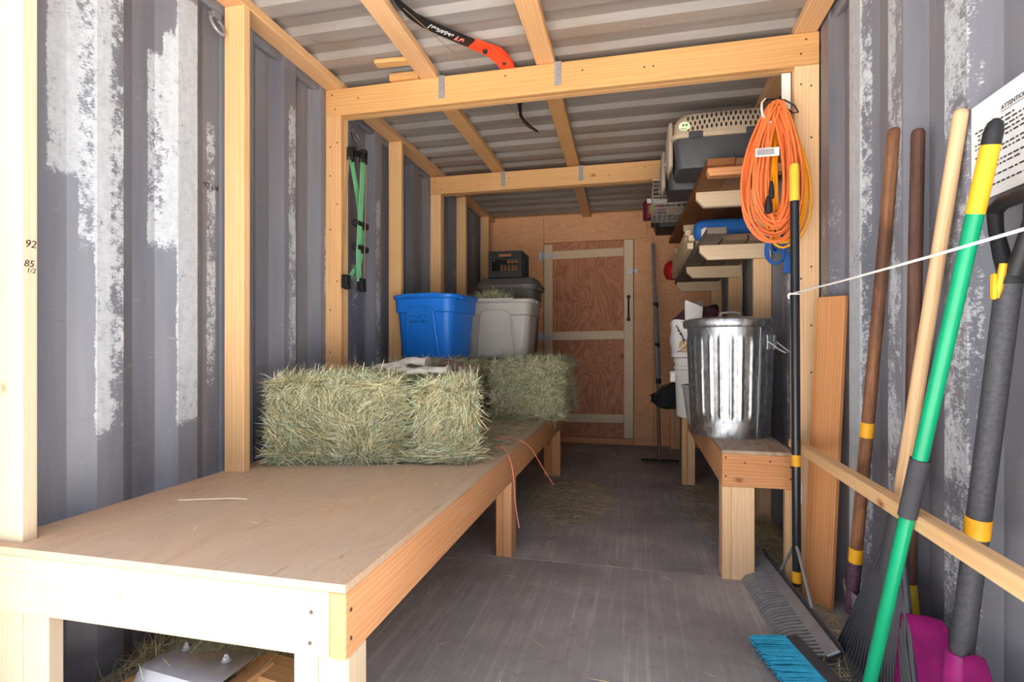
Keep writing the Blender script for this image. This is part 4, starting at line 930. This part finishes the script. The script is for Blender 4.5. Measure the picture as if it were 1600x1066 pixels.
# pet carriers
def carrier(loc, W_, D_, H_, label, top=TAUPE, bot=DARKP, sticker=False):
    root = thing('pet_carrier', loc, label, 'pet carrier', 'pet carriers on the upper shelf')
    hb = H_*.50
    lpart(loft([(W_*.86, D_*.80, .03, 0), (W_*.89, D_*.84, .04, .015), (W_*.95, D_*.93, .045, hb-.01), (W_*.95, D_*.93, .045, hb)]), 'lower_shell', bot, root)
    lpart(loft([(W_*1.0, D_*1.0, .05, hb+.001), (W_*1.0, D_*1.0, .05, hb+.022), (W_*.955, D_*.95, .05, hb+.024), (W_*.93, D_*.90, .055, H_*.82), (W_*.84, D_*.78, .06, H_*.95), (W_*.74, D_*.62, .06, H_)]), 'upper_shell', top, root)
    mb = MB(); n_ = 17
    for r_ in range(3):
        for k in range(n_):
            x = -W_*.34+W_*.70*k/(n_-1)+(.5 if r_ % 2 else 0)*W_*.70/(n_-1); z = hb+.046+r_*.028+.012*math.sin(k/n_*PI)
            if abs(x) > W_*.41: continue
            f = (z-hb-.024)/(H_*.82-hb-.024); y = -(D_*.95/2+(D_*.90-D_*.95)/2*f)
            mb.rings([[(x+.0055*math.cos(a)*s_, y-.0014 if e else y-.0012, z+.012*math.sin(a)*s_) for a in [2*PI*q_/10 for q_ in range(10)]] for s_, e in ((1, 0), (.9, 1))])
    o = lpart(mb, 'vent_holes', INK, root, False); o['kind'] = 'stuff'
    for x in (-W_*.27, W_*.25):
        mb = MB(); mb.box((x-.035, -D_/2-.006, hb-.006), (x+.035, -D_/2+.004, hb+.030), .004); lpart(mb, 'latch', DARKP, root)
    mb = MB(); mb.box((-W_/2-.010, -D_*.36, .02), (-W_/2+.012, D_*.36, H_*.86), .012); lpart(mb, 'end_frame', top, root)
    mb = MB()
    for k in range(7): y = -D_*.28+D_*.56*k/6; mb.tube([(-W_/2-.013, y, .05), (-W_/2-.013, y, H_*.75)], .002, 5)
    for z in (.08, .14, .19): mb.tube([(-W_/2-.014, -D_*.3, z), (-W_/2-.014, D_*.3, z)], .002, 5)
    lpart(mb, 'door_grille', GREYM, root)
    if sticker:
        mb = MB(); mb.rings([[(-W_*.375+.030*s_*math.cos(a), -D_*.475-.0022, hb+.062+.024*s_*math.sin(a)) for a in [2*PI*q_/16 for q_ in range(16)]] for s_ in (1, .4)], False); lpart(mb, 'sticker', m_plain('pale_green_sticker', (206, 220, 180), .6), root, False)
        mb = MB()
        for dx, dz in ((-.006, .006), (.010, .006)): mb.rings([[(-W_*.375+dx+.006*s_*math.cos(a), -D_*.475-.0032, hb+.062+dz+.006*s_*math.sin(a)) for a in [2*PI*q_/10 for q_ in range(10)]] for s_ in (1, .3)], False)
        mb.tube([(-W_*.375-.02, -D_*.475-.003, hb+.050), (-W_*.375+.012, -D_*.475-.003, hb+.046)], .0015, 4); lpart(mb, 'sticker_print', m_plain('green_print', (70, 104, 60), .7), root, False)
    return root
SZ = UPZ+.037
carrier((.44, 3.10, SZ), .535, .33, .300, 'beige and dark grey pet carrier nearest on the upper shelf, pale green sticker', sticker=True)
carrier((.43, 3.50, SZ), .55, .34, .285, 'beige and dark grey pet carrier directly behind the nearest one')
# wire basket, black tray, maroon carton further back
ws = thing('wire_basket', (.36, 4.02, SZ), 'grey wire basket on the upper shelf behind the pet carriers', 'basket')
x0, x1, y0, y1, z0, z1 = .105, .62, 3.80, 4.22, SZ+.003, SZ+.20
mb = MB()
for z in [z0+(z1-z0)*k/7 for k in range(8)]: mb.tube([(x0,y0,z),(x1,y0,z),(x1,y1,z),(x0,y1,z)], .0022, 5, closed=True)
for k in range(15): x = x0+(x1-x0)*k/14; mb.tube([(x,y0,z1),(x,y0,z0),(x,y1,z0),(x,y1,z1)], .0018, 5)
for k in range(11): y = y0+(y1-y0)*k/10; mb.tube([(x0,y,z1),(x0,y,z0),(x1,y,z0),(x1,y,z1)], .0018, 5)
o = mb.build('wire_mesh', m_plain('pale_wire', (176, 172, 164), .4, .5), ws); o['kind'] = 'stuff'
mb = MB(); mb.tube([(x0,y0,z1),(x1,y0,z1),(x1,y1,z1),(x0,y1,z1)], .004, 6, closed=True); mb.build('rim_wire', m_plain('pale_rim_wire', (184, 180, 172), .4, .5), ws)
ty = thing('black_tray', (.36, 4.55, SZ), 'black plastic tray at the far end of the upper shelf', 'tray')
lpart(loft([(.42, .34, .03, 0), (.46, .40, .04, .07), (.50, .44, .05, .075), (.50, .44, .05, .085), (.45, .39, .04, .08), (.41, .33, .03, .01)]), 'tray_shell', BLACKP, ty)
for x in (-.15, .15): mb = MB(); mb.box((x-.03, -.225, .05), (x+.03, -.205, .09), .004); lpart(mb, 'tray_clip', DARKP, ty)
bxm = thing('carton', (.14, 4.50, SZ+.088), 'maroon carton on the black tray beside the wire basket', 'carton')
M = Matrix.Translation((.155, 4.50, SZ+.088)) @ Matrix.Rotation(.25, 4, 'Z')
MB().box((-.10, -.06, 0), (.06, .06, .15), .003, M).build('box', MAROON, bxm); MB().box((-.085, -.0625, .03), (-.03, -.0605, .10), 0, M).build('label_panel', m_plain('olive_label', (150, 140, 60), .6), bxm)
MB().box((-.10, -.0622, .115), (.06, -.0605, .15), 0, M).build('label_panel', WHITEP, bxm)

# ------------------------------------------------------------------ extension cords on the post
def coil(cx, cy, ztop, zbot, wl, wr, n, r, seed, ysp=.06):
    rnd = random.Random(seed); pts = []
    for k in range(n):
        f = .22+.78*((k*7 % n)+.5)/n; dz = rnd.uniform(-.05, .03); y0 = cy-ysp*rnd.uniform(0, 1); tx = rnd.uniform(-.030, .026)
        for j in range(36):
            a = 2*PI*j/36; s_ = math.sin(a); u = (1-math.cos(a))/2           # 0 at the hook, 1 at the bottom
            wd = (wr if s_ > 0 else wl)*f
            x = cx+tx*(1-u)**2+s_*wd*(.42+.66*u**.7)*1.06; z = ztop-.02*abs(tx)/.03-(ztop-zbot+dz)*(u**.95)*(.80+.20*f)
            pts.append((x, y0-.018*math.sin(u*PI)+.005*math.sin(3*a+k), z+rnd.uniform(-.002, .002)))
    return MB().tube(pts, r, 7)
oc = thing('extension_cord', (.555, 2.44, 1.43), 'coiled orange extension cord hanging on the right beam post', 'extension cord', 'hanging extension cords')
coil(.560, 2.460, 2.030, 1.465, .150, .112, 24, .0046, 2).build('cord_coil', ORANGE, oc, True)
MB().box((.470, 2.365, 1.785), (.560, 2.372, 1.820), .002).build('cord_label', WHITEP, oc); 
MB().box((.475, 2.3635, 1.79), (.540, 2.3648, 1.815)).build('label_print', m_plain('grey_print', (150, 148, 148), .7), oc)
for (x, z, r_) in ((.532, 1.645, .011), (.521, 1.585, .015)):
    MB().lathe([(r_*.5, z-.032), (r_, z-.028), (r_*1.05, z), (r_*.8, z+.02), (r_*.5, z+.04)], (x, 2.375), 12).build('plug', BLACKP, oc, True)
yc = thing('extension_cord', (.62, 2.47, 1.43), 'coiled yellow extension cord hanging behind the orange one', 'extension cord', 'hanging extension cords')
coil(.600, 2.496, 2.015, 1.430, .090, .118, 9, .0050, 9, .03).build('cord_coil', YCORD, yc, True)
bc = thing('blue_cord', (.60, 2.62, 1.33), 'bundle of blue cord hanging below the extension cords', 'cord')
mb = coil(.600, 2.625, 1.55, 1.40, .05, .05, 4, .006, 4, .03); mb.build('cord_coil', BCORD, bc, True)
mb = MB(); 
for k in range(6): mb.tube([(.625+.004*k, 2.60, 1.43), (.640+.005*k, 2.595, 1.38), (.632+.008*k, 2.59, 1.335)], .006, 6)
mb.build('cord_tail', BCORD, bc, True)
hk = thing('hook_strap', (.53, 2.44, 1.96), 'white perforated plastic strap holding the orange cord', 'strap')
pp = [(.520, 2.425, 2.045), (.506, 2.425, 2.03), (.505, 2.424, 2.0), (.510, 2.42, 1.965), (.522, 2.412, 1.945), (.54, 2.405, 1.93)]
MB().tube(pp, [.008, .012, .013, .013, .013, .010], 10, flat=.35).build('strap_band', WHITEP, hk, True)
mb = MB(); mb.tube([(.520, 2.43, 2.04), (.55, 2.45, 2.05), (.60, 2.455, 2.045), (.640, 2.46, 2.02), (.655, 2.46, 1.99), (.63, 2.45, 1.985), (.60, 2.44, 2.01)], .0035, 6); mb.build('tie_wire', BLACKP, hk, True)
mb = MB()
for p in pp[1:5]: mb.tube([(p[0], p[1]-.005, p[2]), (p[0], p[1]-.0075, p[2])], .003, 6)
mb.build('strap_holes', INK, hk)

# ------------------------------------------------------------------ tools along the right wall
def lerp(a, b, t): return tuple(V3(a).lerp(V3(b), t))
def shaft(root, a, b, r0, r1, mat, name='handle', n=12, dome=True):
    pts, rr = [], []; L = (V3(b)-V3(a)).length
    if dome: pts += [(0, 0, 0), (.004, 0, 0), (.012, 0, 0)]; rr += [r0*.35, r0*.8, r0]
    for k in range(9):
        t = (k+(.3 if k == 0 and dome else 0))/8; pts.append((L*t, 0, 0)); rr.append(r0+(r1-r0)*t)
    return MB().tube(pts, rr, n).build(name, mat, root, True, local=fr(a, b, (0, 1, 0)))
def sleeve(root, a, b, t0, t1, r, mat, name):
    return MB().tube([lerp(a, b, t0), lerp(a, b, (t0+t1)/2), lerp(a, b, t1)], r, 14).build(name, mat, root, True)
# A: brown handled round shovel
A0, A1 = (.742, 1.808, 1.66), (.700, 1.985, .30)
tA = thing('shovel', (.70, 2.0, 0), 'shovel with worn brown handle and two yellow tape bands, nearest the board', 'shovel', 'tools along the right wall')
shaft(tA, A0, A1, .017, .019, HANDB); sleeve(tA, A0, A1, .655, .690, .0195, YEL, 'tape_band'); sleeve(tA, A0, A1, .965, 1.0, .021, YEL, 'tape_band')
MB().tube([A1, lerp(A1, (.695, 2.01, .12), 1.0)], [.021, .018], 12).build('socket', m_plain('speckled_socket', (96, 66, 84), .5, .3, .5, 90), tA, True)
def blade(root, top, w_, h_, mat, dx=0):
    rows = []
    for i in range(9):
        t = i/8; ww = w_/2*(1-max(0, (t-.55)/.45)**2*.9); rows.append([(top[0]+dx*t-.022*(1-(j/4-1)**2)*(1-t*.4), top[1]+ww*(j/4-1), top[2]-h_*t) for j in range(9)])
    o = MB().grid(rows).build('blade', mat, root, True); md = o.modifiers.new('t', 'SOLIDIFY'); md.thickness = .0025; return o
blade(tA, (.705, 2.015, .20), .17, .195, GREYM, .015)
# B: dark handled spade
B0, B1 = (.742, 1.672, 1.603), (.728, 1.690, .36)
tB = thing('spade', (.73, 1.69, 0), 'spade with dark brown handle and yellow socket behind the leaf rake', 'spade', 'tools along the right wall')
shaft(tB, B0, B1, .0165, .0175, HANDD); sleeve(tB, B0, B1, .70, .74, .0185, YEL, 'tape_band')
MB().tube([B1, (.728, 1.692, .30), (.728, 1.695, .25)], [.019, .024, .030], 12).build('socket', m_plain('worn_yellow_socket', (196, 166, 56), .5, .1, .2), tB, True)
blade(tB, (.735, 1.70, .27), .18, .265, BLACKM, .005)
# C: leaf rake with ash handle
C0, C1 = (.738, 1.462, 1.568), (.688, 1.655, .575)
tC = thing('leaf_rake', (.69, 1.7, 0), 'leaf rake with pale wooden handle and wide black plastic fan', 'rake', 'tools along the right wall')
shaft(tC, C0, C1, .0155, .0175, HANDW)
ap = V3(C1); la = V3((.640, 1.935, .01)); ra = V3((.662, 1.475, .01)); nt = 26
rib = MB()
for k in range(nt):
    t = k/(nt-1); e = la.lerp(ra, t); mid = ap.lerp(e, .55)+V3((-.012, 0, 0)); hook = e+V3((-.055, .01, .004)); e2 = e+V3((-.006, 0, .045))
    r_ = .0042; rib.tube([ap.lerp(e, .30), mid, e2, e+V3((-.02, .003, .012)), hook], [r_, r_, r_, r_*.8, r_*.5], 5)
    if True: rib.build('tine', DARKP, tC); rib = MB()
rows = [[ap.lerp(la.lerp(ra, j/10), s_)+V3((.006-.02*math.sin(PI*j/10)*s_, 0, 0)) for j in range(11)] for s_ in (.04, .2, .36, .5, .62)]
o = MB().grid(rows).build('fan_plate', BLACKP, tC, True); md = o.modifiers.new('t', 'SOLIDIFY'); md.thickness = .004
for s_ in (0, 1): MB().tube([ap.lerp(la.lerp(ra, s_), .02), ap.lerp(la.lerp(ra, s_), .98)], [.008, .009], 6).build('edge_rib', DARKP, tC, True)
MB().tube([C1, lerp(C1, (.672, 1.70, .38), 1)], [.022, .014], 10).build('socket', DARKP, tC, True)
# green push broom
G0, G1 = (.680, 1.232, 1.455), (.556, 1.530, .075)
tG = thing('angle_broom', (.55, 1.6, 0), 'broom with green handle, foam grip and teal bristles in front of the rail', 'broom', 'tools along the right wall')
shaft(tG, lerp(G0, G1, .12), G1, .0155, .0155, GREENP, dome=False)
sleeve(tG, G0, G1, .035, .128, .0168, YEL, 'yellow_sleeve'); MB().tube([G0, lerp(G0, G1, .006), lerp(G0, G1, .018), lerp(G0, G1, .045)], [.005, .013, .0165, .0165], 14).build('end_cap', BLACKP, tG, True)
sleeve(tG, G0, G1, .505, .605, .0195, FOAM, 'foam_grip'); sleeve(tG, G0, G1, .955, .985, .017, YEL, 'yellow_ring')
# head: bar from near (left, back) towards the handle foot, bristles lying to the left
ha, hb_ = V3((.500, 1.955, .035)), V3((.575, 1.50, .06)); MB().box((0, -.022, -.016), ((hb_-ha).length, .022, .016), .005, fr(ha, hb_, (1, 0, .2))).build('broom_block', DARKP, tG, True)
MB().tube([G1, lerp(G1, tuple(ha.lerp(hb_, .93)), .8)], [.0155, .020], 12).build('socket', DARKP, tG, True)
br = MB(); rnd = random.Random(6)
for i in range(62):
    for j in range(5):
        p = ha.lerp(hb_, (i+.5)/62)+V3((-.016, 0, -.010+.005*j)); e = p+V3((-.112+rnd.uniform(-.006, .006), .012+rnd.uniform(-.006, .006), -.018+rnd.uniform(-.004, .004))); e.z = max(e.z, .004)
        br.tube([p, p.lerp(e, .5)+V3((0, 0, .002)), e], [.0028, .0028, .0022], 4, False)
o = br.build('bristles', TEAL, tG); o['kind'] = 'stuff'
# D handled snow shovel
D0, D1 = (.722, 1.265, 1.165), (.702, 1.398, .30)
tD = thing('scoop_shovel', (.69, 1.4, 0), 'shovel with black ribbed shaft, D grip and magenta plastic scoop', 'shovel', 'tools along the right wall')
shaft(tD, D0, D1, .0215, .0225, m_plain('ribbed_black_shaft', (62, 62, 66), .6, .1, .25, 120), dome=False, n=16)
sleeve(tD, D0, D1, .600, .650, .0238, YEL, 'yellow_band')
gz = V3(D0); mb = MB()
for s_ in (-1, 1): mb.tube([gz+V3((0, s_*.010, -.01)), gz+V3((.002, s_*.03, .03)), gz+V3((.004, s_*.052, .085)), gz+V3((.004, s_*.056, .125))], [.016, .015, .013, .014], 10)
mb.tube([gz+V3((.004, .060, .128)), gz+V3((.004, .03, .140)), gz+V3((.004, -.03, .140)), gz+V3((.004, -.060, .128))], .015, 10); mb.tube([gz+V3((0, 0, -.03)), gz+V3((0, 0, .012))], [.0235, .018], 12)
mb.build('d_grip', BLACKP, tD, True)
mb = MB(); mb.box((-.018, -.006, -.03), (-.01, .008, .022), .003, Matrix.Translation(gz+V3((-.016, -.004, -.03)))); mb.tube([gz+V3((-.02, -.014, .01)), gz+V3((-.022, -.006, -.03)), gz+V3((-.023, .004, -.055))], [.006, .007, .008], 6); mb.build('tape_scrap', YEL, tD, True)
rows = []
for i in range(13):
    t = i/12; row = []
    for j in range(15):
        u = j/7-1; y = 1.40-.185*u*(1-.05*t); x = .716-.050*abs(u)**2.2-.03*t+.02*t*(1-u*u)-.03*math.exp(-(u/.22)**2)*(1-t)**1.0; z = .375-.365*t-.055*abs(u)**1.6*(1-t)*1-.06*math.exp(-(u/.25)**2)*(1-t)**4
        row.append((x, y, z))
    rows.append(row)
o = MB().grid(rows).build('scoop', PURPLE, tD, True); md = o.modifiers.new('t', 'SOLIDIFY'); md.thickness = .004
MB().tube([(.703, 1.395, .33), (.700, 1.40, .27), (.698, 1.405, .18)], [.028, .030, .018], 14).build('scoop_socket', PURPLE, tD, True)
# landscape rake standing by the post
R0, R1 = (.598, 2.300, 1.728), (.607, 2.300, .075)
tR = thing('landscape_rake', (.56, 2.25, 0), 'wide metal landscape rake with black handle and yellow grip by the post', 'rake', 'tools along the right wall')
shaft(tR, lerp(R0, R1, .07), R1, .0165, .0165, m_plain('black_coated_tube', (54, 56, 60), .28, .55, .1), dome=False, n=16)
MB().tube([R0, lerp(R0, R1, .003), lerp(R0, R1, .008), lerp(R0, R1, .09)], [.004, .015, .0185, .0185], 14).build('yellow_grip', YELG, tR, True)
sleeve(tR, R0, R1, .690, .717, .0172, YEL, 'yellow_band'); sleeve(tR, R0, R1, .965, .992, .0172, YEL, 'yellow_band')
MB().box((.6025+.017, 2.285, .40), (.6035+.017, 2.300, .48)).build('sticker', WHITEP, tR)
ra_, rb_ = V3((.540, 2.640, .058)), V3((.592, 1.845, .058)); L_ = (rb_-ra_).length
MB().box((0, -.022, -.004), (L_, .022, .004), .002, fr(ra_, rb_, (1, 0, .5))).build('rake_bar', GREYM, tR)
MB().box((0, -.004, -.016), (L_, .004, .016), .002, fr(ra_+V3((.022, 0, .02)), rb_+V3((.022, 0, .02)), (1, 0, .5))).build('rake_bar_flange', DARKP, tR)
for k in range(36):
    p = ra_.lerp(rb_, (k+.5)/36)+V3((-.018, 0, -.008)); MB().tube([p, p+V3((-.055, 0, -.012)), p+V3((-.082, 0, -.024)), p+V3((-.098, 0, -.044))], [.0042, .0042, .0036, .002], 5).build('tine', GREYM, tR)
for s_ in (.28, .72):
    q = ra_.lerp(rb_, s_); MB().tube([(.604, 2.298, .235), (.600, 2.298+(q.y-2.3)*.25, .215), tuple(q+V3((.02, 0, .02)))], .006, 8).build('brace_rod', GREYM, tR, True)
# plain board leaning beside the post
tag(board('leaning_board', (.690, 2.332, .001), (.736, 2.318, 1.205), .140, .019, (.44, -.9, 0), FIR), 'reddish board leaning upright against the right wall beside the post', 'board')
# white string across the tools
st = thing('string', (.60, 1.6, 1.20), 'white string stretched level in front of the tool handles', 'string')
MB().tube([(.578, 2.31, 1.216), (.585, 2.27, 1.216), (.600, 1.8, 1.208), (.608, 1.3, 1.203), (.612, .98, 1.202), (.752, YF+.03, 1.20)], .0032, 6).build('line', WSTRING, st, True)
MB().tube([(.6005+.0205*math.cos(a), 2.30+.0205*math.sin(a), 1.216+.002*math.sin(a)) for a in [2*PI*k/20 for k in range(20)]], .003, 6, closed=True).build('knot_loop', WSTRING, st, True)
MB().tube([(.580, 2.287, 1.218), (.572, 2.282, 1.208), (.574, 2.280, 1.196)], [.005, .005, .003], 6).build('knot_end', WSTRING, st, True)
# thin rake by the back wall
fr_ = thing('garden_rake', (.185, 4.80, 0), 'thin telescopic pole rake standing upright before the back wall', 'rake', 'tools along the right wall')
MB().tube([(.185, 4.80, .03), (.176, 4.98, .70)], .015, 10).build('lower_pole', m_plain('rusty_pole', (120, 92, 80), .5, .4), fr_, True)
MB().tube([(.176, 4.98, .70), (.150, 5.50, 2.02)], .018, 10).build('upper_pole', GREYM, fr_, True)
MB().tube([(.196, 4.965, .62), (.172, 5.30, 1.50)], .015, 10).build('side_pole', m_plain('pale_pole', (168, 168, 170), .4, .6), fr_, True)
for t in (.70, 1.02, 1.40): p = V3((.176, 4.98, .70)).lerp(V3((.150, 5.50, 2.02)), (t-.70)/1.32); MB().tube([p+V3((.006, 0, -.022)), p+V3((.006, 0, .022))], .024, 10).build('black_clip', BLACKP, fr_, True)
mb = MB(); mb.box((.03, 4.79, .022), (.345, 4.805, .040), .003); mb.build('rake_bar', BLACKM, fr_)
for k in range(14): x = .04+.295*k/13; MB().tube([(x, 4.797, .03), (x, 4.775, .016), (x, 4.77, .002)], [.003, .003, .002], 5).build('tine', BLACKM, fr_)

# ------------------------------------------------------------------ framed wood and metal piece under the long bench
sp = thing('hitch_frame', (-1.22, 1.28, 0), 'amber wooden frame with folded aluminium plate lying under the long bench', 'frame')
o1 = board('frame_board', (-1.33, 1.39, .070), (-.90, 1.36, .045), .11, .05, (0,1,0), PINEO, sp)
board('frame_board', (-1.06, 1.38, .045), (-1.10, 1.05, .045), .05, .085, (1,0,0), PINEO, sp)
board('frame_board', (-1.35, 1.34, .045), (-1.38, 1.05, .045), .04, .085, (1,0,0), PINEO, sp)
prof = [(1.375, .116), (1.24, .120), (1.222, .117), (1.212, .104), (1.185, .058), (1.16, .052), (1.08, .050)]
mb = MB(); rows = [[(-1.345+.025*(1.375-y)*-1+.27*k/6*1.0, y-.03*k/6, z) for y, z in prof] for k in range(7)]
mb.grid(rows); o = mb.build('aluminium_plate', ALU, sp, True); md = o.modifiers.new('t', 'SOLIDIFY'); md.thickness = .004
for x, y in ((-1.295, 1.325), (-1.135, 1.30)):
    MB().lathe([(.013, .1195), (.013, .1225), (.009, .1235)], (x, y), 14).build('washer', ZINC, sp, True); MB().lathe([(.009, .1238), (.009, .132), (.005, .134), (.005, .139)], (x, y), 6).build('bolt', ZINC, sp)
